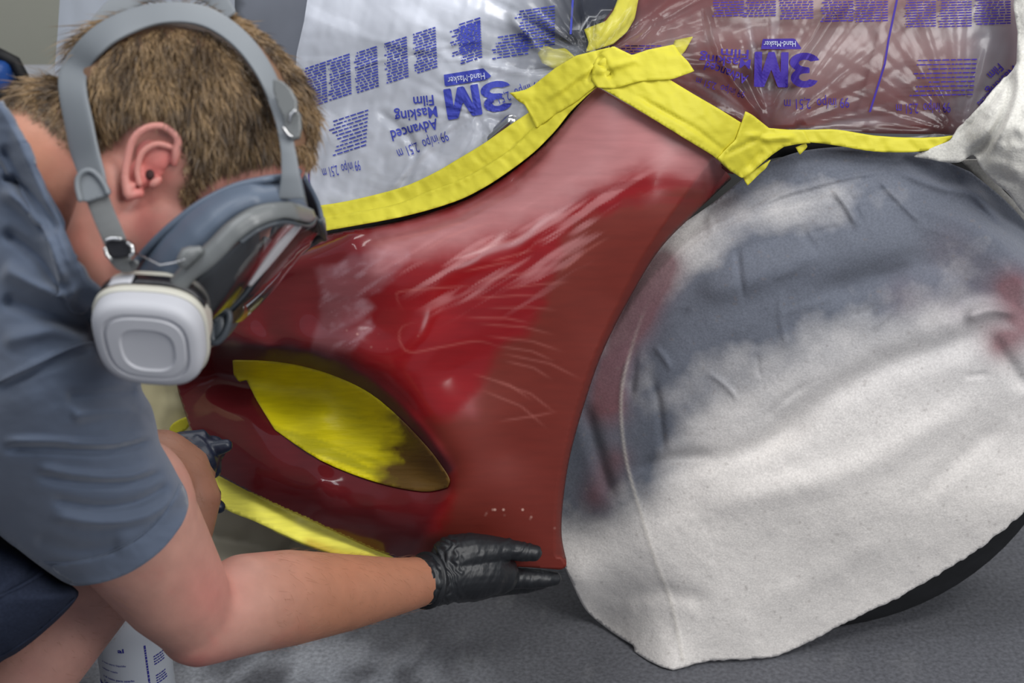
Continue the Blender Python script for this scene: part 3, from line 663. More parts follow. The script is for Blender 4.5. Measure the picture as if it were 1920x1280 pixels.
class Print:
    """ink shapes laid in the px frame on a surface"""
    def __init__(s): s.q = []; s.f = []
    def add(s, q, f):
        n = len(s.q); s.q += [tuple(x) for x in q]; s.f += [tuple(i + n for i in x) for x in f]
    def text(s, t, start, dirv, h, wx=.8, bold=0, length=None):
        v, f = text_mesh(t, bold); d = np.array(dirv, float); d /= np.hypot(*d); up = np.array([d[1], -d[0]])
        v = v.copy(); v[:, 0] -= v[:, 0].min()
        sx = h * wx if length is None else length / v[:, 0].max()
        s.add(np.array(start) + v[:, :1] * sx * d + v[:, 1:] * h * up, f)
    def poly(s, pts, cells=4):
        q, f, _ = tri_grid(np.array(pts, float), cells); s.add(q, [tuple(x) for x in f])
    def lines(s, start, dirv, length, n, pitch, thick, seed=0, ragged=.3, step=None):
        """paragraph of tiny print: rows of word-sized dashes"""
        r = random.Random(seed); d = np.array(dirv, float); d /= np.hypot(*d); up = np.array([d[1], -d[0]])
        st = -up if step is None else np.array(step)
        for i in range(n):
            o = np.array(start) + st * pitch * i; x = 0; L = length * (1 - ragged * r.random())
            while x < L:
                w_ = r.uniform(5, 14); w_ = min(w_, L - x)
                a = o + d * x; b = o + d * (x + w_)
                s.add([a, b, b + up * thick, a + up * thick], [(0, 1, 2, 3)]); x += w_ + r.uniform(1.5, 2.5)
    def flush(s, name, surf, lift, m, parent):
        if s.q: s.build(name, surf, lift, m, parent)
        s.q = []; s.f = []
    def build(s, name, surf, lift, m, parent):
        q = np.array(s.q); v = P(q[:, 0], q[:, 1], surf(q) - lift)
        return part(link_mesh(name, v, s.f, m, smooth=False), parent)
def logo(start, dirv, h, w_):
    """three and M, reading along dirv from start; returns Print"""
    p = Print(); d = np.array(dirv, float); d /= np.hypot(*d); up = np.array([d[1], -d[0]])
    T = lambda pts: [tuple(np.array(start) + x * w_ * d + y * h * up) for x, y in pts]
    outer = []; inner = []
    arc = lambda cx, cy, rx, ry, a0, a1, n=10: [(cx + rx * math.cos(math.radians(a0 + (a1 - a0) * i / n)), cy + ry * math.sin(math.radians(a0 + (a1 - a0) * i / n))) for i in range(n + 1)]
    o_ = arc(.20, .72, .22, .28, 165, -50) + arc(.20, .28, .24, .28, 55, -165)
    i_ = arc(.20, .30, .10, .10, -150, 80) + [(.12, .42), (.12, .58)] + arc(.20, .70, .09, .11, -80, 150)
    p.poly(T(o_ + i_), 4)
    p.poly(T([(.46, 0), (.46, 1), (.62, 1), (.73, .5), (.84, 1), (1, 1), (1, 0), (.88, 0), (.88, .6), (.78, 0), (.68, 0), (.58, .6), (.58, 0)]), 4)
    return p
LF = .0022
class FilmPrint(Print):
    def __init__(s, m): super().__init__(); s.m = m
    def text(s, *a, **k): super().text(*a, **k); s.flush('printed_line', film_Y, LF, s.m, film)
    def lines(s, *a, **k): super().lines(*a, **k); s.flush('printed_paragraph', film_Y, LF, s.m, film)
    def rule(s, p): s.add(p, [(0, 1, 2, 3)]); s.flush('printed_rule', film_Y, LF, s.m, film)
pr = logo((951, 148), (-.975, .16), 58, 122); pr.build('brand_logo', film_Y, LF, M['ink'], film)
pr = Print(); pr.poly([(832, 140), (906, 128), (922, 143), (910, 150), (834, 162)], 5); pr.build('logo_banner', film_Y, LF, M['ink'], film)
pr = Print(); pr.text('Hand-Masker', (908, 136), (-1, .13), 13, length=70); pr.build('banner_print', film_Y, LF + .0012, mat('pale_ink', (190, 196, 215), .6), film)
pr = FilmPrint(M['ink'])
pr.text('Advanced', (818, 222), (-.97, .26), 21, bold=.018, length=90); pr.text('Masking', (818, 199), (-.98, .14), 21, bold=.018, length=80); pr.text('Film', (812, 178), (-.99, .1), 20, bold=.018, length=38)
pr.text('99 in/po  2,51 m', (836, 245), (-.93, .36), 20, length=100)
pr.text('99 in/po  2,51 m', (673, 300), (-.95, .22), 20, length=72)
pr.text('99 in/po  2,51 m', (1012, 150), (-.93, .33), 18, length=105)
pr = FilmPrint(M['ink'])
dl = (-.95, .31)
for i, (x, y) in enumerate([(610, 165), (655, 150), (706, 136), (762, 118), (816, 100), (900, 82)]):
    pr.lines((x, y - 50), dl, 46, 15, 5.2, 2.6, i, .15, step=(.05, 1))
pr.lines((900, 40), dl, 60, 10, 5.2, 2.4, 31, .3, step=(0, 1)); pr.lines((990, 60), (-.98, .15), 70, 8, 5.5, 2.4, 33, .3, step=(0, 1)); pr.lines((1040, 10), (-.98, .15), 80, 14, 5.5, 2.4, 35, .3, step=(0, 1))
pr.lines((690, 205), dl, 80, 10, 7.2, 2.4, 41, .35, step=(-.06, 1))
pr.rule([(577, 305), (580, 305), (581, 350), (578, 350)]); pr.rule([(1072, 0), (1076, 0), (1072, 64), (1068, 64)])
pr = logo((1533, 99), (-1, -.02), 66, 118); pr.build('brand_logo', film_Y, LF, M['inkr'], film)
pr = Print(); pr.poly([(1427, 92), (1430, 73), (1490, 72), (1504, 92)], 5); pr.build('logo_banner', film_Y, LF, M['inkr'], film)
pr = Print(); pr.text('Hand-Masker', (1492, 77), (-1, 0), 11, length=60); pr.build('banner_print', film_Y, LF + .0012, bpy.data.materials['pale_ink'], film)
pr = FilmPrint(M['inkr'])
pr.text('99 in/po  2,51 m', (1592, 183), (-1, .03), 20, length=122); pr.text('99 in/po  2,51 m', (1782, 192), (-1, .03), 20, length=102)
pr.text('99 in/po  2,51 m', (1398, 172), (-1, -.3), 14, length=95); pr.text('Advanced', (1404, 142), (-1, -.35), 18, bold=.018, length=84); pr.text('Masking', (1408, 112), (-1, -.12), 18, bold=.018, length=96); pr.text('Film', (1404, 94), (-1, -.05), 18, bold=.018, length=52)
pr.text('Masking', (1900, 122), (-.72, .69), 19, bold=.018, length=70); pr.text('Film', (1872, 118), (-.72, .69), 17, bold=.018, length=30); pr.text('Advanced', (1868, 158), (-.72, .69), 16, bold=.018, length=50)
pr = FilmPrint(M['inkr'])
for i, (x, n, w_) in enumerate([(1395, 8, 60), (1455, 8, 62), (1525, 9, 66), (1600, 10, 62), (1665, 10, 66), (1755, 12, 60), (1822, 12, 64), (1895, 11, 68)]):
    pr.lines((x, -8 + .0 * i), (-1, .03), w_, n, 5.0, 2.4, 60 + i, .12, step=(0, 1))
pr.lines((1832, 110), (-1, .02), 122, 9, 8.2, 2.4, 80, .35, step=(-.12, 1)); pr.lines((1240, 85), (-1, 0), 80, 5, 5, 2, 81, .3, step=(0, 1))
pr.rule([(1684, -20), (1688, -20), (1668, 75), (1664, 75)]); pr.rule([(1657, 120), (1661, 120), (1633, 210), (1629, 210)]); pr.rule([(1664, 75), (1668, 75), (1661, 120), (1657, 120)])
# white sheet behind, over the far side of the hood
SW = [(116, -60), (108, 60), (103, 125), (108, 240), (220, 400), (480, 420), (560, 300), (600, 100), (640, -60)]
swY = lambda q: 2.36 + .0004 * (500 - q[:, 0]) + .01 * fbm(q[:, 0] / 50, q[:, 1] / 300, 3, 8)
sw = sheet('plastic_sheet', SW, swY, 10, M['sheetw'], None, 0, None, lambda q: {'Haze': .78 + .12 * fbm(q[:, 0] / 40, q[:, 1] / 200, 3, 2)})
tag(sw, 'cloudy white plastic sheet hanging behind the man\'s head', 'plastic sheet')

# ================================================================== TAPES
def tape(poly, label, off, seed, name='masking_tape', group=None, surf=None, step=5, creases=(), sm=0):
    base = surf or (lambda q: np.minimum(car_Y(q) - .013, car_Y(q)))
    def fY(q):
        y = base(q) - off + .0022 * fbm(q[:, 0] / 18, q[:, 1] / 18, 3, seed) + .0015 * fbm((q[:, 0] + q[:, 1]) / 50, (q[:, 0] - q[:, 1]) / 12, 2, seed + 3)
        for p, w_, a in creases: y = y + a * ridge(q, p, w_, .2)
        return y
    o = sheet(name, poly, fY, step, M['tape'], None, .0012)
    tag(o, label, 'masking tape', group); return o
up_t = [(575, 388), (650, 377), (750, 352), (812, 325), (862, 296), (905, 270), (945, 242), (985, 215), (1040, 178), (1090, 140), (1118, 110)]
mid_t = [(1118, 140), (1085, 172), (1040, 210), (1000, 245), (955, 290), (900, 325), (860, 345), (800, 365), (740, 388), (650, 403), (575, 412)]
lo_t = [(1128, 158), (1108, 172), (1070, 208), (1040, 245), (1000, 285), (950, 323), (905, 352), (850, 378), (760, 404), (650, 425), (560, 440), (470, 448)]
bs = lambda q: np.minimum(bumper_Y0(q[:, 0], q[:, 1]), car_Y(q)) - .012
tape(np.vstack([smooth_path(up_t, 4), smooth_path([(x + 4, y + 4) for x, y in mid_t], 4)]), 'upper yellow tape strip curving along the film edge above the bumper', .004, 3, surf=bs)
tape(np.vstack([smooth_path([(470, 432), (560, 415), (650, 400), (740, 383), (800, 360), (860, 338), (900, 318), (955, 282), (1000, 238), (1040, 203), (1085, 165), (1120, 135)], 4), smooth_path(lo_t, 4)]), 'lower yellow tape strip lying right along the bumper top edge', .0065, 6, surf=bs)
fl = [(930, 197), (942, 184), (955, 176), (975, 174), (992, 166), (1015, 148), (1040, 132), (1062, 122), (1080, 108), (1098, 98), (1120, 94), (1146, 88), (1160, 110), (1140, 140), (1115, 162), (1080, 190), (1050, 205), (1010, 228), (985, 240), (975, 215), (960, 200)]
fl = [(955, 174), (968, 172), (985, 168), (1000, 160), (1040, 128), (1080, 104), (1120, 94), (1146, 88), (1160, 110), (1140, 142), (1115, 162), (1080, 190), (1040, 215), (1005, 240), (984, 196), (972, 190)]
tape(fl, 'torn-ended yellow tape piece reaching left onto the printed film from the peak', .009, 9, surf=bs, creases=[([(1150, 100), (1090, 140), (1020, 190)], 5, -.006), ([(1130, 95), (1100, 160)], 4, .005)])
tape([(1108, 150), (1112, 120), (1128, 98), (1150, 86), (1168, 95), (1185, 103), (1215, 93), (1264, 83), (1275, 100), (1290, 115), (1302, 133), (1262, 148), (1200, 152), (1150, 166), (1120, 164)], 'short yellow tape piece with a torn right end crossing the peak', .0115, 12, surf=bs, creases=[([(1110, 140), (1160, 120), (1200, 110)], 6, -.006), ([(1120, 100), (1150, 150)], 5, .006)])
tape([(1118, 160), (1150, 150), (1200, 148), (1254, 148), (1300, 176), (1350, 205), (1400, 236), (1400, 262), (1390, 300), (1388, 328), (1370, 322), (1338, 292), (1285, 260), (1230, 226), (1170, 190)], 'broad yellow tape band running diagonally down the fender edge to the wheel arch', .0085, 15, surf=bs, creases=[([(1180, 172), (1300, 240), (1380, 300)], 4, .004)])
tape([(1392, 228), (1398, 208), (1412, 216), (1442, 240), (1480, 243), (1508, 243), (1520, 268), (1496, 270), (1470, 275), (1448, 290), (1430, 305), (1404, 328), (1392, 334), (1372, 322), (1345, 298), (1380, 262)], 'crumpled yellow tape bunch at the corner above the wheel cover', .012, 18, surf=bs, creases=[([(1390, 250), (1440, 260), (1500, 255)], 6, -.006), ([(1350, 295), (1400, 270), (1440, 250)], 4, .005), ([(1400, 320), (1430, 280)], 4, .005)])
tape([(1392, 330), (1410, 322), (1446, 298), (1436, 316), (1424, 326), (1412, 338), (1402, 348), (1397, 340)], 'small torn yellow tape tip hanging below the crumpled corner', .006, 21, surf=bs)
tape([(1492, 276), (1512, 268), (1514, 276), (1500, 290)], 'tiny yellow tape tail dangling under the fender strip', .006, 24, surf=bs, step=4)
tape(np.vstack([smooth_path([(1470, 243), (1520, 243), (1570, 243), (1640, 254), (1710, 258), (1760, 257), (1792, 253)], 4), smooth_path([(1772, 270), (1755, 279), (1710, 285), (1640, 284), (1570, 273), (1520, 267), (1480, 270)], 4)]), 'narrow yellow tape strip edging the fender right of the corner', .010, 27, surf=bs)
tape([(1095, 55), (1120, 45), (1135, 40), (1150, 20), (1165, -20), (1200, -20), (1195, 10), (1190, 35), (1175, 60), (1150, 82), (1120, 92), (1098, 98), (1104, 80)], 'yellow tape patch seen under the film at the top, rising from the peak', -.002, 30, surf=lambda q: car_Y(q) - .0)
tape([(1008, 100), (1020, 84), (1040, 92), (1060, 90), (1080, 108), (1040, 130), (1016, 118)], 'pale yellow tape scrap under the film just left of the peak', -.002, 33, surf=lambda q: car_Y(q) - .0)
tape([(1255, 105), (1265, 75), (1290, 70), (1300, 68), (1285, 95), (1270, 112)], 'small yellow tape scrap under the film right of the peak', -.002, 36, surf=lambda q: car_Y(q) - .0, step=4)

# paper / covers under the bumper
pp = sheet('masking_paper', [(180, 560), (330, 700), (345, 760), (372, 850), (300, 900), (180, 820)], lambda q: 2.03 + .0 * q[:, 0] + .01 * fbm(q[:, 0] / 40, q[:, 1] / 40, 2, 2), 10, M['paper'], None, .001)
tag(pp, 'cream masking paper hanging in front of the car beside the bumper end', 'paper')
tp2 = sheet('masking_tape', smooth_path([(318, 802), (330, 790), (352, 782), (354, 800), (338, 812), (322, 816)], 3, True), lambda q: 2.015 + 0 * q[:, 0], 4, M['tape'], None, .001)
tag(tp2, 'short yellow tape piece stuck on the cream paper above the far forearm', 'masking tape')
UC = [(380, 900), (400, 1220), (628, 1130), (618, 1060), (600, 960)]
under = sheet('cover_sheet', UC, lambda q: np.minimum(2.02 - .0004 * (q[:, 0] - 400) + .012 * ridge(q, [(560, 1000), (500, 1070), (470, 1130)], 8, .1) + .015 * fbm(q[:, 0] / 60, q[:, 1] / 90, 2, 5), floorY(q[:, 1]) - .01), 8, M['paperg'], None, .002)
tag(under, 'dull beige sheet hanging to the floor beneath the bumper front', 'cover sheet')
mb = MB(); mb.box((-.12, 2.3, .28), (.35, 0, 0), (0, .04, 0), (0, 0, .12)); part(mb.build('undertray', M['black'], bevel=.01), car)

# blue thing far away on a bench
cart = empty('workbench', (-1.1, 3.2, 0)); tag(cart, 'blurred white-topped bench at the far wall left of the head', 'bench')
a0 = D(0., 182., 3.2)
mb = MB(); mb.box((a0[0], a0[1], a0[2] - .02), (.28, 0, 0), (0, .3, 0), (0, 0, .02)); part(mb.build('bench_top', M['white'], bevel=.005), cart)
for sx in (-1, 1):
    for sy in (-1, 1):
        mb = MB(); mb.box((a0[0] + sx * .24, a0[1] + sy * .26, (a0[2] - .04) / 2), (.02, 0, 0), (0, .02, 0), (0, 0, (a0[2] - .04) / 2)); part(mb.build('leg', M['metal']), cart)
cart.location = (a0[0], a0[1], 0)
for c in cart.children: c.matrix_parent_inverse = Matrix.Translation(cart.location).inverted()
tool = empty('power_tool', (a0[0], a0[1], a0[2])); tag(tool, 'blurred blue and black power tool lying on the far bench', 'tool')
mb = MB(); mb.box(a0 + (-.01, 0, .055), (.048, 0, 0), (0, .05, 0), (0, 0, .032)); part(mb.build('housing', M['bluep'], bevel=.02), tool)
mb = MB(); mb.tube([a0 + (-.01, 0, .085), a0 + (.01, 0, .10), a0 + (.045, 0, .080), a0 + (.058, 0, .045), a0 + (.058, 0, .024)], .014); part(mb.build('handle', M['black']), tool)
mb = MB(); mb.box(a0 + (0, 0, .0125), (.07, 0, 0), (0, .06, 0), (0, 0, .0125)); part(mb.build('base', M['black'], bevel=.004), tool)

# bottle
bx, by = float(D(275., 1260., 1.93)[0]), 1.52
bot = empty('bottle', (bx, by, 0)); tag(bot, 'white plastic bottle with blue printed label standing on the floor under the elbow', 'bottle')
R_ = .047
prof = [(0, .001), (.03, .001), (R_ - .004, .003), (R_, .012), (R_, .195), (R_ - .003, .21), (.034, .23), (.018, .242), (.014, .248), (.014, .262), (0, .262)]
v, f = revolve(prof, (bx, by, 0), 'z', 64); part(link_mesh('bottle_body', v, f, M['bottle']), bot)
v, f = revolve([(0, .258), (.017, .258), (.018, .263), (.018, .285), (.016, .288), (0, .288)], (bx, by, 0), 'z', 32); part(link_mesh('cap', v, f, M['white']), bot)
class BPrint(Print):
    def build(s, name, m):
        q = np.array(s.q) / 1000.; a = q[:, 0] / R_ - math.pi / 2; r = R_ + .0006
        v = np.c_[bx + r * np.cos(a), by + r * np.sin(a), q[:, 1]]
        return part(link_mesh(name, v, s.f, m, smooth=False), bot)
def btext(p, t, x, z, h, L, bold=0): 
    v, f = text_mesh(t, bold); v = v.copy(); v[:, 0] -= v[:, 0].min(); v[:, 0] *= L / v[:, 0].max(); v[:, 1] *= h; p.add(v + (x, z), f)
bp = BPrint()
def arcx(px_, py_):
    """px position on the bottle front -> label mm around / height"""
    Yf = by - R_; pt = P(px_, py_, Yf); s_ = np.clip((pt[0] - bx) / R_, -.97, .97)
    a = math.asin(s_); Yt = by - R_ * math.cos(a); pt = P(px_, py_, Yt)
    s_ = np.clip((pt[0] - bx) / R_, -.99, .99); a = math.asin(s_); return a * R_ * 1000, float(pt[2]) * 1000
for t, x, z, h, L, b in [('al', -6, 186, 6.5, 8, .03), ('o con otro líquido', -34, 164, 3.0, 36, .01), ('cualquier mezcla', -36, 153, 3.0, 26, .01), ('y el resto para usarlo', -36, 140, 3.2, 46, .02), ('Capacidad de 946 mL', -36, 130, 5, 48, .02)]:
    btext(bp, t, x, z, h, L, b)
bp.add([(-60 + i * 5, 119 + k * 6) for i in range(16) for k in (0, 1)], [(2 * i, 2 * i + 2, 2 * i + 3, 2 * i + 1) for i in range(15)])
rr = random.Random(5)
z = 90.
while z < 190:
    h = rr.uniform(2, 6); bp.add([(27, z), (29.4, z), (29.4, z + h), (27, z + h)], [(0, 1, 2, 3)]); z += h + .9
for blk in (138, 168):
    for k in range(4):
        zz = blk - k * 4; x = 38
        while x < 54:
            w_ = rr.uniform(2, 5); bp.add([(x, zz), (x + w_, zz), (x + w_, zz + 1.8), (x, zz + 1.8)], [(0, 1, 2, 3)]); x += w_ + 1
bp.build('label_print', M['inkb'])

# ================================================================== PERSON
man = empty('person', (-.75, 1.25, 0)); tag(man, 'person in grey-blue polo shirt and dark shorts crouching at the bumper, both hands gloved', 'person')
HD = 1.25                                   # camera depth of the head's middle plane
O = D(278., 322., HD)
Fh = .70 * RIGHT - .715 * UPV; Fh /= np.linalg.norm(Fh)
Uh = .70 * RIGHT + .715 * UPV; Uh -= (Uh @ Fh) * Fh; Uh /= np.linalg.norm(Uh); Lh = -FWD
K = 1.075
def H(f, u, l=0): return O + K * (f * Fh + u * Uh + l * Lh)
def ax(a, b, c): return [K * a * Fh, K * b * Uh, K * c * Lh]
mb = MB()
mb.ell(H(.000, .055), ax(.098, .088, .076), 32, 20)       # cranium
mb.ell(H(-.030, .045), ax(.073, .075, .071), 28, 18)
mb.ell(H(.045, .045), ax(.058, .062, .063))                # forehead
mb.ell(H(.045, -.020), ax(.052, .052, .058))               # cheeks
mb.ell(H(.062, -.060), ax(.040, .050, .042))               # jaw front
mb.ell(H(.025, -.040), ax(.055, .050, .060))
mb.ell(H(.088, -.095), ax(.020, .020, .026))               # chin
for s_ in (-1, 1):
    mb.ell(H(.078, -.010, .032 * s_), ax(.026, .022, .026))   # cheekbone
    mb.ell(H(.092, .028, .026 * s_), ax(.012, .010, .022))    # brow
    mb.tube([H(.0, -.02, .055 * s_), H(.02, -.07, .048 * s_), H(.08, -.098, .02 * s_)], [.022, .022, .018], 12)
mb.tube([H(.094, .018), H(.103, -.006), H(.108, -.024)], [.009, .011, .013], 12)      # nose
for s_ in (-1, 1): mb.ell(H(.098, -.028, .011 * s_), ax(.010, .008, .008), 12, 8)
mb.ell(H(.098, -.052), ax(.010, .007, .024), 16, 10); mb.ell(H(.098, -.064), ax(.010, .007, .021), 16, 10)
# neck and torso
mb.tube([H(-.02, .01), H(-.055, -.035), D(70., 410., 1.30), D(0., 520., 1.38)], [.062, .066, .062, .06], 24)
mb.tube([H(.0, -.03), D(150., 450., 1.27), D(60., 520., 1.34)], [.05, .045, .05], 20)
chest = [D(0., 600., 1.42), D(-140., 660., 1.44), D(-300., 820., 1.47), D(-420., 1000., 1.5)]
mb.tube(chest, [.06, .11, .12, .13], 28)
SH, EL, WR = D(70., 760., 1.36), D(372., 1168., 1.56), D(800., 1088., 1.845)
mb.ell(SH, [.06 * RIGHT, .06 * UPV, .06 * FWD])
lerp = lambda a, b, t: a + (b - a) * t
mb.tube([SH, lerp(SH, EL, .3), lerp(SH, EL, .6) + .006 * UPV, lerp(SH, EL, .85), EL], [.058, .066, .069, .057, .045], 26)
mb.ell(lerp(SH, EL, .52) + .012 * RIGHT + .012 * UPV, [.06 * RIGHT, .08 * UPV, .06 * FWD])
mb.ell(EL - .012 * UPV + .004 * RIGHT, [.030 * RIGHT, .030 * UPV, .034 * FWD], 16, 10)
mb.tube([EL, lerp(EL, WR, .18) + .012 * UPV, lerp(EL, WR, .36) + .010 * UPV, lerp(EL, WR, .6) + .004 * UPV, lerp(EL, WR, .85), WR, lerp(EL, WR, 1.04)], [.048, .057, .056, .047, .036, .031, .029], 26)
# far arm
SL, ELL, WL = D(100., 640., 1.62), D(205., 960., 1.62), D(352., 885., 1.80)
mb.tube([SL, lerp(SL, ELL, .5), ELL], [.07, .058, .046], 20)
mb.tube([ELL, lerp(ELL, WL, .4) + .004 * UPV, lerp(ELL, WL, .75), WL], [.047, .052, .044, .036], 20)
mb.tube([D(300., 870., 1.74), D(332., 890., 1.75), D(352., 940., 1.75), D(345., 1000., 1.74)], [.044, .044, .042, .035], 20)
# legs
HIP, KN = D(-380., 1010., 1.50), D(200., 1075., 1.62)
AN = np.array([-.72, 1.19, .09])
mb.tube([HIP, lerp(HIP, KN, .5), KN], [.10, .075, .050], 24)
mb.ell(KN, [.050 * RIGHT, .050 * UPV, .050 * FWD])
mb.tube([KN, lerp(KN, AN, .35), AN], [.050, .052, .036], 20)
HIP2, KN2, AN2 = HIP + .18 * FWD, D(-40., 1150., 1.90), np.array([-.95, 1.72, .09])
mb.tube([HIP2, KN2], [.10, .07], 20); mb.tube([KN2, AN2], [.06, .038], 20)
v, f, nn = remesh(mb, .0045, 7)
px, py, dd = topx(v)
SKIN = s2l((182, 136, 121)); PINKS = s2l((190, 112, 104)); TAN = s2l((164, 110, 82)); HAIRC = s2l((96, 74, 54))
scale_q = lambda v: np.c_[960 + F * ((v - CAM) @ RIGHT) / (HD - .07), 640 - F * ((v - CAM) @ UPV) / (HD - .07)]
HAIRPOLY = [(24, 205), (40, 215), (70, 232), (105, 262), (140, 300), (160, 330), (165, 318), (186, 290), (200, 268), (228, 248), (262, 232), (300, 230), (330, 250), (345, 290), (350, 330), (330, 352), (330, 372), (346, 392), (362, 384), (372, 354), (400, 335), (450, 318), (510, 300), (560, 285), (680, 300), (700, -150), (-100, -150), (-60, 190)]
def head_part(v):
    r = v - O; return (r @ Uh > -.13) & (r @ RIGHT > -.26) & (np.abs(r @ FWD) < .14)
q = scale_q(v); hm = soft_poly(q, HAIRPOLY, 10) * head_part(v)
col = np.tile(SKIN, (len(v), 1))
n_ = fbm(px / 60, py / 60, 3, 3)
fore = (px > 440) & (py > 950)
hot = np.exp(-(((px - 395) / 60) ** 2 + ((py - 1110) / 70) ** 2)) * .5 + np.exp(-(((px - 400) / 90) ** 2 + ((py - 1240) / 26) ** 2)) * .4
hot = hot + (.35 + .3 * n_) * head_part(v) + .3 * sst(.0, .4, n_)
col = mixc(col, PINKS, np.clip(hot, 0, .75))
col = mixc(col, TAN, np.clip(sst(430, 650, px) * (py > 900), 0, 1) * .88)
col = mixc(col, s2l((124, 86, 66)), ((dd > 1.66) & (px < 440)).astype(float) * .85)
neck = sst(230, 60, px) * (py > 150) * (py < 520); col = mixc(col, s2l((196, 138, 106)), np.clip(neck, 0, 1) * .6)
leg = (py > 1100) & (px < 240); col = mixc(col, s2l((176, 132, 120)), leg * .7)
col = mixc(col, s2l((112, 88, 66)), hm * .9)
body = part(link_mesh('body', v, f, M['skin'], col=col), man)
bvh_body = BVHTree.FromPolygons([tuple(x) for x in v], f)

# ear
def ear(side):
    e = MB()
    E = lambda f, u, l: H(f, u, (.066 + l) * side) + (.020 * RIGHT - .0105 * UPV)
    rim = [(.008, .019, .004), (.0047, .025, .007), (-.0024, .0346, .010), (-.0152, .0337, .014), (-.023, .0241, .016), (-.0243, .011, .015), (-.0177, -.003, .012), (-.0095, -.0150, .009), (.000, -.0225, .006)]
    rp = smooth_path([E(*p) for p in rim], 5)
    e.tube(rp, np.interp(np.linspace(0, 1, len(rp)), [0, .15, .5, .85, 1], [.0026, .0036, .0032, .0036, .0048]), 12)
    e.tube([E(-.003, -.0180, .005), E(.001, -.0235, .004), E(.005, -.0160, .002)], [.0052, .0058, .0042], 12)      # lobe
    inner = smooth_path([E(.001, -.0105, .006), E(-.0075, -.004, .008), E(-.0135, .008, .0105), E(-.011, .020, .010), E(-.003, .026, .007)], 5)
    e.tube(inner, [.0030] * len(inner), 10)
    e.ell(E(.0085, -.001, .005), [K * .0036 * Fh, K * .0065 * Uh, K * .005 * Lh], 14, 8)                           # tragus
    # shell of the ear behind
    for (a, b, c, r1, r2) in [(-.009, .016, .000, .015, .018), (-.005, .000, -.002, .012, .020)]:
        e.ell(E(a, b, c), [K * r1 * Fh, K * r2 * Uh, K * .0065 * Lh], 20, 10)
    v, f, _ = remesh(e, .0012, 5)
    l = ((v - O) @ Lh) * side / K; sh_ = .020 * RIGHT - .0105 * UPV; uu = (v - O - sh_) @ Uh / K + .0199; ff = (v - O - sh_) @ Fh / K + .0062
    c = np.tile(s2l((196, 134, 124)), (len(v), 1))
    canal = np.exp(-(((ff - .0035 - .0062) / .0034) ** 2 + ((uu - .001 - .0199) / .0045) ** 2)) * (l < .078)
    ex, ey, _ = topx(v); canal = np.exp(-(((ex - 287) / 10.) ** 2 + ((ey - 323) / 10.) ** 2)) if side > 0 else canal
    c = mixc(c, s2l((50, 18, 16)), np.clip(canal * 1.3, 0, .95))
    c = mixc(c, s2l((196, 104, 98)), sst(.076, .070, l) * .7)
    o = link_mesh('ear', v, f, M['skin'], col=c); part(o, man)
    if side > 0:
        near = (np.abs(ex - 281) < 5) & (np.abs(ey - 327) < 5)
        dep = ((v[near] - CAM) @ FWD).min() if near.any() else HD - .08
        cm = MB(); cm.ell(D(281., 327., dep + .0008), [.0036 * RIGHT + .0012 * UPV, .0044 * UPV - .0012 * RIGHT, .0022 * FWD], 18, 10); part(cm.build('ear_canal', M['canal']), o)
ear(1); ear(-1)
# eyes (behind the visor)
for s_ in (-1, 1):
    e = MB(); e.ell(H(.083, .004, .031 * s_), [K * .013 * Fh, K * .012 * Uh, K * .013 * Lh]); part(e.build('eye', M['white']), man)

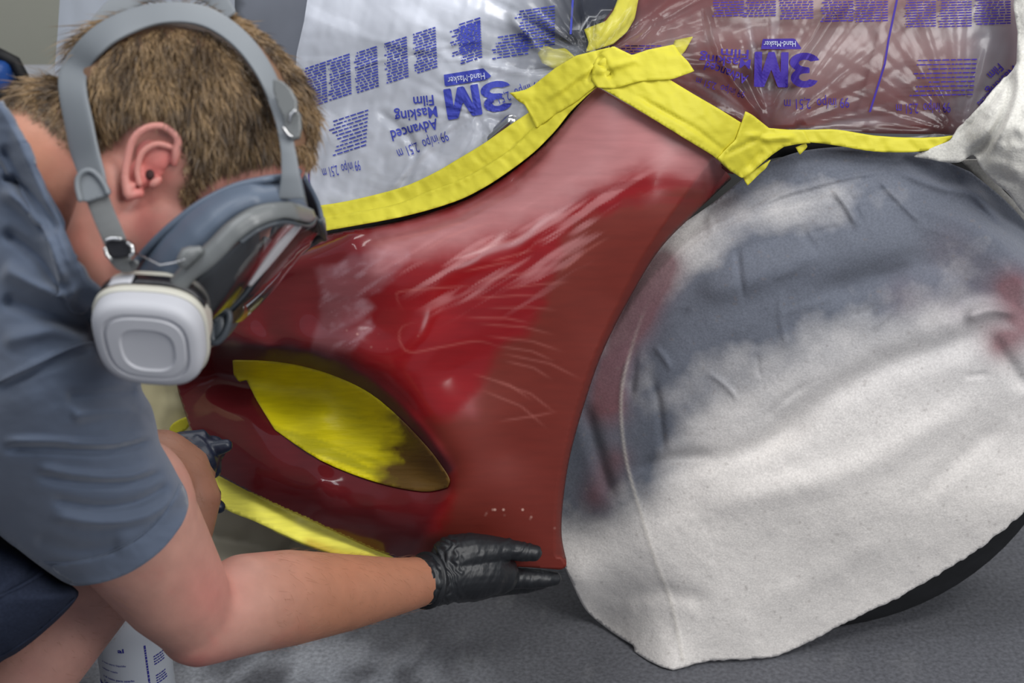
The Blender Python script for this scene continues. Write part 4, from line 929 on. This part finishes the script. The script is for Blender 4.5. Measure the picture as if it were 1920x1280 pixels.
# ------------------------------------------------------------------ hair
HARP = [(186, 372), (172, 325), (158, 280), (148, 230), (138, 180), (138, 140), (160, 100), (195, 66), (240, 42), (290, 27), (340, 24), (385, 32), (425, 54), (460, 85), (488, 122), (508, 160), (522, 200), (534, 240)]
def build_hair():
    V = v_body; Fc = f_body
    tri = np.array([t for p in Fc for t in ((p[0], p[1], p[2]), (p[0], p[2], p[3])) if len(p) == 4])
    P0, P1, P2 = V[tri[:, 0]], V[tri[:, 1]], V[tri[:, 2]]
    cen = (P0 + P1 + P2) / 3; qc = scale_q(cen)
    m = inside(qc, HAIRPOLY) & head_part(cen) & (np.abs((cen - O) @ FWD) < .12)
    # keep the skull and nape only
    m &= (qc[:, 1] < 420)
    P0, P1, P2 = P0[m], P1[m], P2[m]
    nrm = np.cross(P1 - P0, P2 - P0); ar = np.linalg.norm(nrm, axis=1); nrm /= ar[:, None] + 1e-12
    out = ((P0 - (O + .04 * Uh)) * nrm).sum(1); nrm[out < 0] *= -1
    N = 52000; idx = rng.choice(len(ar), N, p=ar / ar.sum())
    a = rng.random((N, 2)); fl = a.sum(1) > 1; a[fl] = 1 - a[fl]
    root = P0[idx] + a[:, :1] * (P1[idx] - P0[idx]) + a[:, 1:] * (P2[idx] - P0[idx]); nr = nrm[idx]
    q = scale_q(root); x, y = q[:, 0], q[:, 1]
    d, _, _ = seg_dist(q, HAIRPOLY, True)
    sd, _, _ = seg_dist(q, HARP); keep = (rng.random(N) < np.clip(.25 + d / 30, 0, 1)) & (sd > 20)
    root, nr, q, x, y, d, sd = root[keep], nr[keep], q[keep], x[keep], y[keep], d[keep], sd[keep]; N = len(root)
    # clump field
    cl = fbm(x / 16, y / 30, 2, 61) ; cl2 = fbm(x / 14 + 50, y / 26, 2, 67)
    front = sst(470, 560, x); back = sst(200, 110, x); nape = sst(150, 190, y) * sst(170, 110, x); toptuft = sst(90, 50, y) * sst(230, 150, x)
    dx = .15 + .55 * front - .55 * back + .5 * cl; dy = .95 - .1 * front + .25 * cl2
    dx = dx * (1 - toptuft) + toptuft * -1.3; dy = dy * (1 - toptuft) + toptuft * .35
    img = dx[:, None] * RIGHT - dy[:, None] * UPV + (.15 * rng.standard_normal(N))[:, None] * FWD
    crown = sst(.08, .12, (root - O) @ Uh)
    t = img - (img * nr).sum(1)[:, None] * nr; t /= np.linalg.norm(t, axis=1)[:, None] + 1e-9
    t += .22 * rng.standard_normal((N, 3)) * (1 - .3 * nape[:, None])
    L = (.016 + .008 * front + .014 * toptuft) * (1 + .35 * rng.standard_normal(N)); L = L * np.clip(.28 + d / 55, 0, 1); L = np.where(nape > .5, L * .45, L); L = np.clip(L, .004, .05); L = L * np.clip(.3 + (sd - 20) / 40, .3, 1)
    lift = .55 - .15 * nape + .25 * front
    p1 = root + (t * .45 + nr * lift[:, None]) * (L * .4)[:, None]
    p2 = p1 + (t * .9 + nr * (lift * .35)[:, None]) * (L * .35)[:, None]
    p3 = p2 + (t + nr * (lift * .0)[:, None] + .1 * rng.standard_normal((N, 3))) * (L * .35)[:, None]
    root = root - nr * .002
    side = np.cross(t, -FWD[None] + .5 * rng.standard_normal((N, 3))); side /= np.linalg.norm(side, axis=1)[:, None] + 1e-9
    wd = .00032 + .0001 * rng.random(N)
    vv = np.stack([root - side * wd[:, None], root + side * wd[:, None], p1 - side * wd[:, None], p1 + side * wd[:, None], p2 - side * (wd * .8)[:, None], p2 + side * (wd * .8)[:, None], p3], 1).reshape(-1, 3)
    b = np.arange(N)[:, None] * 7
    quads = [tuple(r) for r in np.vstack([b + (0, 1, 3, 2), b + (2, 3, 5, 4)])]; tris = [tuple(r) for r in (b + (4, 5, 6))]
    tone = np.clip(.5 + .35 * rng.standard_normal(N) * .6 + .9 * cl, 0, 1)
    c = mixc(np.tile(s2l((66, 52, 38)), (N, 1)), s2l((158, 130, 94)), tone ** 1.3)
    c = np.repeat(c, 7, axis=0)
    o = link_mesh('hair', vv, quads + tris, M['hair'], col=c, smooth=False); part(o, man)
v_body, f_body = v, f
build_hair()

# ------------------------------------------------------------------ shirt
NECKLINE = [(-6, 190), (18, 228), (50, 290), (78, 340), (105, 395), (130, 450), (150, 500), (163, 530), (182, 548), (192, 570), (184, 592), (176, 606)]
SH_OUT = np.vstack([smooth_path(NECKLINE, 3), smooth_path([(178, 612), (205, 640), (240, 672), (262, 700), (266, 730), (284, 762), (294, 800), (300, 830), (318, 862), (334, 892), (350, 922), (354, 948)], 4),
                    smooth_path([(340, 985), (300, 1030), (250, 1068), (200, 1090), (150, 1098), (126, 1094), (96, 1076), (60, 1050), (20, 1020), (-40, 985), (-160, 1000)], 4), [(-420, 1080), (-620, 900), (-560, 500), (-300, 260), (-100, 180)]])
shC = tps([(0, 200, 1.26), (100, 400, 1.255), (180, 560, 1.26), (-120, 300, 1.32), (60, 740, 1.32), (250, 740, 1.36), (300, 900, 1.42), (340, 960, 1.44), (150, 1080, 1.44), (60, 1020, 1.42), (-200, 700, 1.42), (-400, 900, 1.45), (-300, 400, 1.42), (-500, 600, 1.46), (120, 900, 1.40), (200, 1000, 1.44)])
SF = [([(190, 642), (120, 655), (50, 690), (-10, 722)], 5, -.0035), ([(-10, 735), (60, 700), (180, 655)], 7, .003), ([(0, 500), (80, 540), (150, 560)], 16, -.012), ([(0, 430), (70, 480), (130, 560), (175, 600)], 12, .010), ([(0, 350), (60, 400), (100, 470), (120, 540)], 12, -.012),
      ([(0, 560), (90, 590), (170, 620)], 14, .009), ([(0, 330), (45, 350), (90, 400), (110, 440)], 6, .008), ([(290, 812), (200, 832), (100, 826), (0, 826)], 6, -.008), ([(290, 825), (200, 846), (100, 842), (0, 842)], 7, .008), ([(300, 870), (240, 892), (150, 890), (60, 872)], 8, -.006), ([(310, 885), (240, 905), (150, 905), (60, 890)], 8, .006),
      ([(322, 905), (260, 940), (180, 950), (90, 935)], 9, .007), ([(335, 925), (280, 965), (190, 980), (90, 965)], 9, -.006), ([(260, 720), (220, 690), (190, 660)], 12, .008), ([(264, 735), (200, 740), (120, 745)], 12, .007), ([(280, 770), (210, 770), (130, 780)], 12, -.007),
      ([(20, 230), (70, 340), (110, 440), (140, 520)], 9, -.006), ([(0, 270), (50, 360), (90, 450)], 10, .008), ([(250, 760), (285, 790), (295, 820)], 10, .006), ([(60, 1010), (150, 1030), (230, 1020)], 14, .004), ([(0, 640), (100, 620), (170, 640)], 14, -.006)]
def sh_c(q):
    y = shC(q[:, 0], q[:, 1])
    for p, w_, a in SF: y = y + a * ridge(q, smooth_path(p, 4), w_, .12)
    HB = smooth_path([(338, 905), (312, 955), (262, 1005), (200, 1036), (140, 1052), (85, 1052), (55, 1036)], 4)
    d, s, t = seg_dist(q, HB); y = y + .003 * np.exp(-(d / 3.) ** 2)
    return y + .003 * fbm(q[:, 0] / 50, q[:, 1] / 30, 3, 9)
def sh_h(q):
    b = np.exp(-((q[:, 0] - 110) ** 2 + (q[:, 1] - 820) ** 2) / 220 ** 2)
    return .085 + .045 * b + .02 * sst(100, -300, q[:, 0])
SH_R = [smooth_path([(170, 600), (178, 612), (205, 640), (240, 672), (262, 700), (266, 730), (284, 762), (294, 800), (300, 830), (318, 862), (334, 892), (350, 922), (354, 946)], 4), smooth_path([(128, 1095), (96, 1076), (60, 1050), (20, 1020), (-40, 985), (-160, 1000), (-420, 1080)], 4)]
SF = [(p, w_, a * 1.5) for p, w_, a in SF]
shirt, sh_front = pillow('polo_shirt', SH_OUT, sh_c, sh_h, 150, 6, M['shirt'], man, round_paths=SH_R)
# collar
CO = np.vstack([smooth_path([(-6, 190), (18, 228), (50, 290), (78, 340), (105, 395), (130, 450), (150, 500), (163, 530), (182, 548), (193, 568), (190, 590)], 4), smooth_path([(172, 575), (150, 590), (120, 560), (105, 520), (95, 480), (80, 430), (50, 370), (10, 300), (-20, 250)], 4)])
# sleeve hem band
HEM = np.vstack([smooth_path([(342, 908), (352, 940), (350, 962), (335, 992), (300, 1034), (250, 1070), (200, 1090), (160, 1096), (136, 1094)], 4), smooth_path([(108, 1076), (98, 1060), (140, 1055), (200, 1040), (262, 1008), (312, 958), (336, 908)], 4)])
def overlay(name, outline, lift, m, step=5, thick=.003, foldf=None):
    q, f, b = tri_grid(outline, step)
    d = sh_front(q) - lift + (foldf(q) if foldf else 0)
    o = link_mesh(name, D(q[:, 0], q[:, 1], d), f, m, None, True, uv=q / 1000.); solidify(o, thick, -1); return part(o, shirt)
overlay('collar', CO, .010, M['shirt'], 5, .007)
overlay('sleeve_hem', HEM, .0035, M['shirt'], 5, .003)
for nm, pth in (('shoulder_seam', [(188, 640), (150, 646), (110, 662), (60, 686), (0, 714), (-60, 742)]), ('hem_stitching', [(336, 908), (312, 957), (262, 1006), (200, 1038), (140, 1053), (84, 1054)])):
    sp_ = smooth_path(pth, 6); s_ = MB(); s_.tube(D(sp_[:, 0], sp_[:, 1], sh_front(sp_) - .0015), .0011, 6); part(s_.build(nm, M['shirt']), shirt)
# ------------------------------------------------------------------ shorts
SHO = np.vstack([smooth_path([(-60, 960), (20, 1010), (70, 1045), (110, 1080), (143, 1104), (146, 1118), (120, 1150), (70, 1195), (30, 1225), (0, 1242), (-60, 1290)], 4), [(-300, 1400), (-560, 1250), (-560, 900), (-300, 820)]])
shorts, _f = pillow('shorts', SHO, lambda q: 1.50 + .00012 * (0 - q[:, 0]) + .004 * np.sin((q[:, 0] + q[:, 1] * .6) / 16) * sst(60, -40, q[:, 0]) + .006 * ridge(q, [(80, 1050), (40, 1085), (0, 1120)], 6), lambda q: .11 + 0 * q[:, 0], 110, 8, M['shorts'], man)
sp_ = smooth_path([(78, 1074), (50, 1092), (20, 1108), (-10, 1120), (-60, 1134)], 6); s_ = MB(); s_.tube(D(sp_[:, 0], sp_[:, 1], _f(sp_) - .001), .0022, 6); part(s_.build('shorts_seam', M['shorts']), shorts)
sp_ = smooth_path([(140, 1122), (112, 1148), (66, 1188), (28, 1214), (0, 1230)], 6); s_ = MB(); s_.tube(D(sp_[:, 0], sp_[:, 1], _f(sp_) - .001), .0012, 6); part(s_.build('shorts_hem', M['shorts']), shorts)
# shoes
for A_ in (AN, AN2):
    s_ = MB(); s_.tube([A_ + (-.05, 0, -.045), A_ + (.03, 0, -.04), A_ + (.12, 0, -.055), A_ + (.17, 0, -.06)], [.038, .042, .036, .028], 18)
    s_.tube([A_ + (-.02, 0, -.04), A_ + (-.02, 0, .02)], [.04, .044], 18)
    vv, ff, _ = remesh(s_, .006, 4); vv[:, 2] = np.maximum(vv[:, 2], .002); part(link_mesh('shoe', vv, ff, M['black']), man)

# ------------------------------------------------------------------ gloves
g = MB()
def pts(*a): return [D(float(x), float(y), d) for x, y, d in a]
g.tube(pts((797, 1088, 1.84), (815, 1087, 1.85), (845, 1075, 1.865), (880, 1068, 1.88), (915, 1068, 1.89), (935, 1076, 1.90)), [.0345, .0345, .038, .042, .038, .028], 26)
g.tube(pts((850, 1045, 1.86), (890, 1035, 1.865), (925, 1032, 1.872), (950, 1030, 1.878)), [.030, .026, .020, .0155], 20)      # thumb base
th_ = pts((930, 1028, 1.874), (958, 1030, 1.880), (980, 1034, 1.882), (1000, 1036, 1.884))
g.tube(th_, [.0165, .0140, .0135, .0115], 18)                                                                                   # thumb
g.tube(pts((900, 1078, 1.90), (945, 1082, 1.915), (990, 1084, 1.925), (1020, 1085, 1.93), (1040, 1084, 1.935)), [.022, .0165, .0140, .0120, .0095], 18)   # index
g.tube(pts((895, 1092, 1.915), (940, 1094, 1.94), (985, 1093, 1.955), (1015, 1088, 1.965), (1034, 1082, 1.97)), [.022, .0165, .0140, .0120, .0095], 18)
g.tube(pts((885, 1100, 1.93), (925, 1098, 1.96), (965, 1092, 1.975), (995, 1086, 1.985), (1010, 1078, 1.99)), [.021, .0155, .0135, .0115, .009], 18)
g.tube(pts((870, 1102, 1.93), (900, 1100, 1.97), (930, 1092, 1.99), (955, 1084, 2.0)), [.019, .014, .012, .009], 18)
g.ell(D(865., 1098., 1.895), [.035 * RIGHT, .022 * UPV, .035 * FWD])
gv, gf, gn = remesh(g, .0016, 5)
gx, gy, gd = topx(gv)
w_ = sst(880, 850, gx) * .0008 * np.sin((gx + 9 * fbm(gx / 30, gy / 20, 2, 3) * 3 - .25 * (gy - 1080)) / 2.6) * sst(800, 815, gx) \
    + sst(925, 945, gx) * sst(1056, 1048, gy) * .0004 * np.sin((gx * .9 + gy * .6 + 30 * fbm(gx / 25, gy / 25, 2, 9)) / 4.0) * (gd < 1.90)
w_ += .0011 * fbm((gx + gy * .4) / 9, (gy - gx * .4) / 26, 3, 12)
gv = gv + gn * w_[:, None]
right_glove = part(link_mesh('glove', gv, gf, M['glove']), man); right_glove['label'] = 'black nitrile glove gripping the bumper corner'
cuff = MB(); cuff.tube(pts((797, 1088, 1.838), (803, 1088, 1.842)), [.0372, .0368], 40, round_caps=False)
part(cuff.build('glove_cuff', M['glove']), right_glove)
c_ = MB(); c_.tube(pts((1006, 1062, 1.899), (1007, 1072, 1.90), (1008, 1082, 1.905), (1006, 1100, 1.915)), .0016, 8)
g = MB()
g.tube(pts((352, 870, 1.80), (380, 850, 1.81), (398, 842, 1.82)), [.034, .030, .018], 20)
g.tube(pts((340, 835, 1.80), (375, 828, 1.81), (395, 850, 1.82), (398, 880, 1.82)), [.018, .017, .015, .012], 16)
g.tube(pts((375, 838, 1.80), (400, 840, 1.80), (414, 838, 1.80), (424, 835, 1.80)), [.014, .0105, .0098, .0085], 16)
g.tube(pts((360, 905, 1.81), (385, 912, 1.82), (398, 922, 1.825), (402, 926, 1.825)), [.016, .0125, .011, .009], 16)
g.tube(pts((360, 925, 1.82), (390, 940, 1.83), (405, 948, 1.835), (410, 950, 1.835)), [.015, .0115, .0105, .009], 16)
g.tube(pts((355, 900, 1.83), (375, 925, 1.85), (380, 945, 1.85)), [.02, .012, .01], 16)
gv, gf, gn = remesh(g, .0018, 4)
lg = part(link_mesh('glove', gv, gf, M['gloveb']), man); lg['label'] = 'dark blue nitrile glove holding the bumper behind the forearm'

# arm hair
def arm_hair():
    V, Fc = v_body, f_body
    c = np.array([V[list(p)].mean(0) for p in Fc]); X, Yp, dd = topx(c)
    m = ((X > 500) & (X < 800) & (Yp > 980)) | ((X < 405) & (X > 290) & (Yp > 790) & (Yp < 990) & (dd > 1.62)) | ((X < 230) & (Yp > 1110) & (dd < 1.7))
    ii = np.nonzero(m)[0]
    if not len(ii): return
    idx = rng.choice(ii, 2600); r = c[idx] + rng.normal(0, .0015, (len(idx), 3))
    nr = nn[[Fc[i][0] for i in idx]]
    t = RIGHT * 1. - UPV * .45 + .45 * rng.standard_normal((len(idx), 3)); t -= (t * nr).sum(1)[:, None] * nr
    L = .006 + .008 * rng.random(len(idx))[:, None]
    side = np.cross(t, -FWD); side /= np.linalg.norm(side, axis=1)[:, None]; w_ = .00009
    p1 = r + (t * .8 + nr * .35) * L * .5; p2 = p1 + (t + nr * .02) * L * .5
    vv = np.stack([r - side * w_, r + side * w_, p1 + side * w_, p1 - side * w_, p2], 1).reshape(-1, 3); b = np.arange(len(idx))[:, None] * 5
    part(link_mesh('arm_hair', vv, [tuple(x) for x in b + (0, 1, 2, 3)] + [tuple(x) for x in b + (3, 2, 4)], M['hair'], col=np.tile(s2l((140, 98, 70)), (len(vv), 1)), smooth=False), man)
arm_hair()

# ================================================================== RESPIRATOR
rp = empty('respirator', tuple(D(360., 470., HD))); tag(rp, 'grey full-face respirator with clear visor strapped on the man\'s head', 'respirator')
def half_shell(name, A, B, dA, dB, m, parent, thick=.003, nu=60, nv=12, mirror=True, bulge=0., prof='round'):
    A = resample(smooth_path(A, 6), 1)[:0] if False else np.asarray(smooth_path(A, 8)); B = np.asarray(smooth_path(B, 8))
    def rs(p, n):
        s = np.r_[0, np.cumsum(np.linalg.norm(np.diff(p, axis=0), axis=1))]; t = np.linspace(0, s[-1], n); return np.stack([np.interp(t, s, p[:, k]) for k in (0, 1)], -1)
    A, B = rs(A, nu), rs(B, nu); u = np.linspace(0, 1, nu)
    da = np.interp(u, np.linspace(0, 1, len(dA)), dA); db = np.interp(u, np.linspace(0, 1, len(dB)), dB)
    V = []
    for j in range(nv):
        t = j / (nv - 1)
        k = (1 - math.sqrt(1 - t * t)) if prof == 'round' else t
        q = A * (1 - t) + B * t; d = da + (db - da) * k - bulge * math.sin(math.pi * t)
        V.append(D(q[:, 0], q[:, 1], d))
    V = np.concatenate(V)
    i = (np.arange(nu - 1)[None] + nu * np.arange(nv - 1)[:, None]).ravel(); f = np.c_[i, i + 1, i + nu + 1, i + nu]
    if mirror:
        W = V + (2 * (HD - (V - CAM) @ FWD))[:, None] * FWD
        f = np.vstack([f, f[:, ::-1] + len(V)]); V = np.vstack([V, W])
    o = link_mesh(name, V, f, m); 
    if thick: solidify(o, thick, 0)
    return part(o, parent)
sealA = [(560, 322), (540, 331), (500, 336), (440, 350), (375, 382), (320, 424), (280, 462), (240, 508), (212, 530), (192, 560), (190, 580)]
sealB = [(574, 392), (556, 384), (528, 388), (478, 400), (440, 420), (400, 455), (355, 500), (330, 528), (300, 560), (270, 590), (230, 610)]
half_shell('face_seal', sealA, sealB, [1.235, 1.175, 1.155, 1.15, 1.15, 1.155, 1.165, 1.18, 1.20, 1.24, 1.25], [1.20, 1.165, 1.145, 1.14, 1.135, 1.135, 1.14, 1.15, 1.16, 1.19, 1.22], M['silicone'], rp, .004, bulge=.012, prof='lin')
lip_ = MB(); lp = smooth_path(sealA, 4); ld = np.interp(np.linspace(0, 1, len(lp)), np.linspace(0, 1, 11), [1.235, 1.175, 1.155, 1.15, 1.15, 1.155, 1.165, 1.18, 1.20, 1.24, 1.25])
lip_.tube(D(lp[:, 0], lp[:, 1], ld - .001), .0032, 10); part(lip_.build('seal_edge', M['silicone']), rp)
# visor frame
fr_top = [(580, 396), (548, 384), (510, 386), (470, 396), (430, 422), (400, 452), (372, 478), (345, 503), (318, 536), (296, 560)]
fr_bot = [(584, 406), (572, 417), (530, 408), (486, 421), (446, 448), (418, 478), (394, 500), (362, 522), (340, 552), (322, 574)]
half_shell('visor_frame', fr_top, fr_bot, [1.215, 1.16, 1.138, 1.128, 1.124, 1.124, 1.126, 1.13, 1.135, 1.14], [1.225, 1.165, 1.138, 1.126, 1.122, 1.122, 1.124, 1.128, 1.133, 1.138], M['frameplastic'], rp, .008, nv=6, prof='lin', bulge=.003)
half_shell('visor_frame_lip', [(590, 404), (576, 420), (532, 412), (488, 424), (448, 451)], [(588, 411), (577, 425), (533, 416), (490, 428), (451, 456)], [1.235, 1.165, 1.136, 1.124, 1.12], [1.235, 1.167, 1.138, 1.126, 1.122], M['cup'], rp, .006, nv=3, prof='lin')
half_shell('visor', [(562, 416), (520, 412), (480, 424), (440, 452), (400, 495), (350, 545)], [(556, 420), (548, 432), (520, 462), (490, 502), (455, 550), (405, 606)], [1.19, 1.142, 1.13, 1.126, 1.128, 1.135], [1.235, 1.235, 1.235, 1.235, 1.235, 1.235], M['lens'], rp, 0, nv=20)
half_shell('nose_cup', [(462, 446), (410, 485), (360, 525), (330, 560)], [(484, 438), (478, 490), (446, 548), (390, 598)], [1.165, 1.165, 1.17, 1.18], [1.235, 1.235, 1.235, 1.235], M['cup'], rp, .003, nv=14)
half_shell('chin_body', [(350, 530), (310, 560), (250, 590), (215, 610)], [(400, 606), (380, 640), (330, 670), (280, 680)], [1.145, 1.14, 1.155, 1.18], [1.245] * 4, M['cup'], rp, .004)
lg_ = MB()
lg_.tube(D(np.array([345., 352, 362, 372]), np.array([488., 478, 474, 470]), np.array([1.118] * 4)), [.006, .007, .006, .004], 14); part(lg_.build('frame_screw', M['frameplastic']), rp)
vb_ = MB(); vb_.tube(pts((553, 420, 1.232), (525, 455, 1.232), (495, 492, 1.232), (468, 528, 1.232)), [.0065, .0065, .006, .004], 16); part(vb_.build('visor_glint', M['glintbar']), rp)  # tube added to stand in for the bright reflection along the visor
# exhale valve ring behind the cartridge
vr = MB(); a = np.linspace(0, 2 * math.pi, 33)
vr.tube(D(413 + 15 * np.cos(a) - 6 * np.sin(a), 612 + 28 * np.sin(a) - 8 * np.cos(a), 1.235 + 0 * a), .0035, 8, caps=False); part(vr.build('exhale_valve', M['cup']), rp)
vr = MB(); vr.ell(D(410., 612., 1.24), [.010 * RIGHT, .014 * UPV, .008 * FWD]); part(vr.build('valve_disc', M['cup']), rp)
# filter cartridge: stacked superellipses
ct = MB()
NX = RIGHT * .995 - UPV * .06; NX /= np.linalg.norm(NX)
NZ = -FWD * .82 - UPV * .57; NZ /= np.linalg.norm(NZ); NY = np.cross(NZ, NX); NY /= np.linalg.norm(NY)
C0 = D(290., 612., 1.150)
def sup(h, rx, ry, ox=0, oy=0, n=3.0, seg=64):
    r = []
    for k in range(seg):
        a = 2 * math.pi * k / seg; c, s_ = math.cos(a), math.sin(a)
        # narrower toward the lower left as on the real cartridge
        X = math.copysign(abs(c) ** (2 / n), c) * rx; Yq = math.copysign(abs(s_) ** (2 / n), s_) * ry
        X = X * (1 + .05 * Yq / ry) - .05 * Yq
        r.append(C0 + NX * (X + ox) + NY * (Yq + oy) + NZ * h)
    return r
def stack(name, lv, m, parent, seg=64):
    v = []; f = []
    for L_ in lv: v += sup(*L_, seg=seg) if len(L_) < 6 else sup(*L_[:5], n=L_[5], seg=seg)
    for i in range(len(lv) - 1):
        for k in range(seg):
            a, b = i * seg + k, i * seg + (k + 1) % seg; f.append((a, b, b + seg, a + seg))
    f.append(tuple(range(seg))[::-1]); f.append(tuple(range((len(lv) - 1) * seg, len(lv) * seg)))
    o = link_mesh(name, v, f, m); 
    e = o.modifiers.new('es', 'EDGE_SPLIT'); e.split_angle = math.radians(40)
    return part(o, parent)
fc = stack('filter_cartridge', [(-.024, .034, .030), (-.022, .0425, .0385), (0, .0425, .040), (.003, .0435, .041)], M['cream'], rp)
stack('cartridge_rim', [(.003, .0445, .0415), (.005, .0455, .0425), (.010, .0455, .0425), (.0115, .0445, .0415)], M['cream'], fc)
stack('cartridge_cover', [(.0115, .0435, .0405), (.022, .0432, .0402), (.027, .0415, .0385), (.0295, .038, .035), (.030, .034, .031), (.0285, .0335, .0305), (.0285, .031, .028), (.0308, .030, .027), (.0312, .022, .020, .001, -.002, 2.8), (.0296, .0205, .0185, .001, -.002, 2.8), (.0290, .010, .009, .001, -.002, 2.4)], M['white'], fc)
# label band round the top of the cartridge body
def band(name, k0, k1, h0, h1, m, lift=.0006, seg=96):
    a = sup(h0, .0425 + lift + .0012, .040 + lift + .0012, seg=seg); b = sup(h1, .0440 + lift, .0415 + lift, seg=seg); v = []; f = []
    for k in range(k0, k1 + 1): v += [a[k % seg], b[k % seg]]
    for k in range(k1 - k0): f.append((2 * k, 2 * k + 2, 2 * k + 3, 2 * k + 1))
    o = link_mesh(name, v, f, m); solidify(o, .0004, 1); return part(o, fc)
band('cartridge_label', 6, 26, -.011, .0022, M['label']); band('label_patch', 26, 33, -.011, .0022, M['white']); band('cartridge_label', 33, 46, -.011, .0022, M['label'])
# harness straps
def drop(x, y, off, default):
    o = CAM; r = (x - 960) / F * RIGHT - (y - 640) / F * UPV + FWD; L_ = np.linalg.norm(r); h = bvh_body.ray_cast(Vector(o), Vector(r / L_), 3)
    d = default if h[0] is None else float((np.array(h[0]) - CAM) @ FWD) - off
    return min(d, default)
def ribbon(name, path, widths, m, parent, depths=None, off=.014, default=1.245, th=.0028, n=6, curl=.0):
    p = smooth_path([(a, b) for a, b in path], n); u = np.linspace(0, 1, len(p)); wd = np.interp(u, np.linspace(0, 1, len(widths)), widths)
    if depths is None:
        d = np.array([drop(x, y, off, default) for x, y in p]); 
        for _ in range(14): d[1:-1] = (d[:-2] + d[1:-1] * 2 + d[2:]) / 4
    else: d = np.interp(u, np.linspace(0, 1, len(depths)), depths)
    T = np.gradient(p, axis=0); T /= np.linalg.norm(T, axis=1)[:, None]; Nn = np.c_[-T[:, 1], T[:, 0]]
    V = []; f = []; m_ = 6
    Rv = D(p[:, 0], p[:, 1], d)
    for i in range(len(p)):
        for j in range(m_ + 1):
            s_ = j / m_ - .5; q = p[i] + Nn[i] * wd[i] * s_
            c = np.array([300., 260.]); far = math.hypot(*(q - c)) - math.hypot(*(p[i] - c))
            V.append(D(q[0], q[1], d[i] + curl * far * .0006 + .001 * (2 * s_) ** 2))
    for i in range(len(p) - 1):
        for j in range(m_):
            a = i * (m_ + 1) + j; f.append((a, a + 1, a + m_ + 2, a + m_ + 1))
    o = link_mesh(name, V, f, m, uv=np.array([(x * .01, y * .01) for x, y in np.repeat(p, m_ + 1, 0)])); solidify(o, th, 0)
    b = o.modifiers.new('bevel', 'BEVEL'); b.width = .0006; b.segments = 2
    return part(o, parent)
har = ribbon('head_harness', [(186, 372), (172, 325), (158, 280), (148, 230), (138, 180), (138, 140), (160, 100), (195, 66), (240, 42), (290, 27), (340, 24), (385, 32), (425, 54), (460, 85), (488, 122), (508, 160), (522, 200), (534, 240)],
             [34, 46, 50, 50, 50, 52, 46, 44, 42, 38, 36, 36, 34, 33, 32, 30, 26, 24], M['straprub'], rp, off=.024, default=1.225, curl=.8)
ribbon('crown_strap', [(150, 110), (190, 45), (250, -8), (320, -24), (390, -14), (430, 30)], [34, 40, 44, 44, 40, 30], M['straprub'], rp, depths=[1.25, 1.26, 1.27, 1.27, 1.26, 1.22])
ribbon('strap_tail', [(515, 185), (530, 230), (540, 280), (545, 330), (546, 372)], [24, 24, 26, 34, 50], M['straprub'], rp, depths=[1.165, 1.155, 1.15, 1.15, 1.155], curl=0)
TAB = smooth_path([(142, 352), (142, 332), (152, 318), (168, 315), (186, 326), (198, 344), (205, 362), (182, 372), (160, 378), (148, 372)], 4, True)
tabo = sheet('strap_tab', TAB, lambda q: 1.128 + 0 * q[:, 0], 4, M['straprub'], rp, .005, Y=False)
ed = MB(); e_ = smooth_path([(150, 374), (145, 352), (146, 334), (156, 322), (170, 320), (184, 330), (196, 347), (202, 361)], 4); ed.tube(D(e_[:, 0], e_[:, 1], 1.1265 + 0 * e_[:, 0]), .0022, 8); part(ed.build('tab_edge', M['straprub']), tabo)
ribbon('webbing_strap', [(180, 362), (192, 395), (206, 428), (218, 456)], [42, 42, 42, 42], M['webbing'], rp, depths=[1.134, 1.132, 1.13, 1.13])
bk = sheet('buckle', smooth_path([(198, 455), (206, 448), (232, 448), (246, 456), (248, 470), (240, 480), (212, 484), (202, 476)], 3, True), lambda q: 1.122 + 0 * q[:, 0], 4, M['label'], rp, .008, Y=False)
for pth in ([(200, 450), (210, 447), (226, 448)], [(197, 466), (200, 478), (206, 484)], [(240, 456), (248, 462), (249, 476), (244, 480)]):
    w_ = MB(); w_.tube(pts(*[(x, y, 1.119) for x, y in pth]), .0016, 8); part(w_.build('buckle_wire', M['metal']), bk)
ribbon('webbing_end', [(222, 478), (232, 492), (246, 498), (256, 490)], [40, 34, 22, 10], M['webbing'], rp, depths=[1.135, 1.14, 1.14, 1.135])
w_ = MB(); w_.tube(pts((252, 474, 1.13), (272, 483, 1.12), (300, 497, 1.115), (325, 493, 1.112), (345, 487, 1.112)), .0007, 6); part(w_.build('strap_wire', M['metal']), rp)
fb = sheet('front_buckle', [(512, 150), (518, 148), (530, 152), (545, 166), (556, 188), (556, 206), (562, 212), (564, 240), (560, 258), (545, 262), (534, 250), (532, 222), (520, 196), (512, 170)], lambda q: 1.148 + 0 * q[:, 0], 4, M['frameplastic'], rp, .009, Y=False)
for pth in ([(553, 208), (546, 214), (543, 226)], [(532, 240), (540, 252), (546, 256)]):
    w_ = MB(); w_.tube(pts(*[(x, y, 1.145) for x, y in pth]), .0016, 8); part(w_.build('buckle_wire', M['metal']), fb)
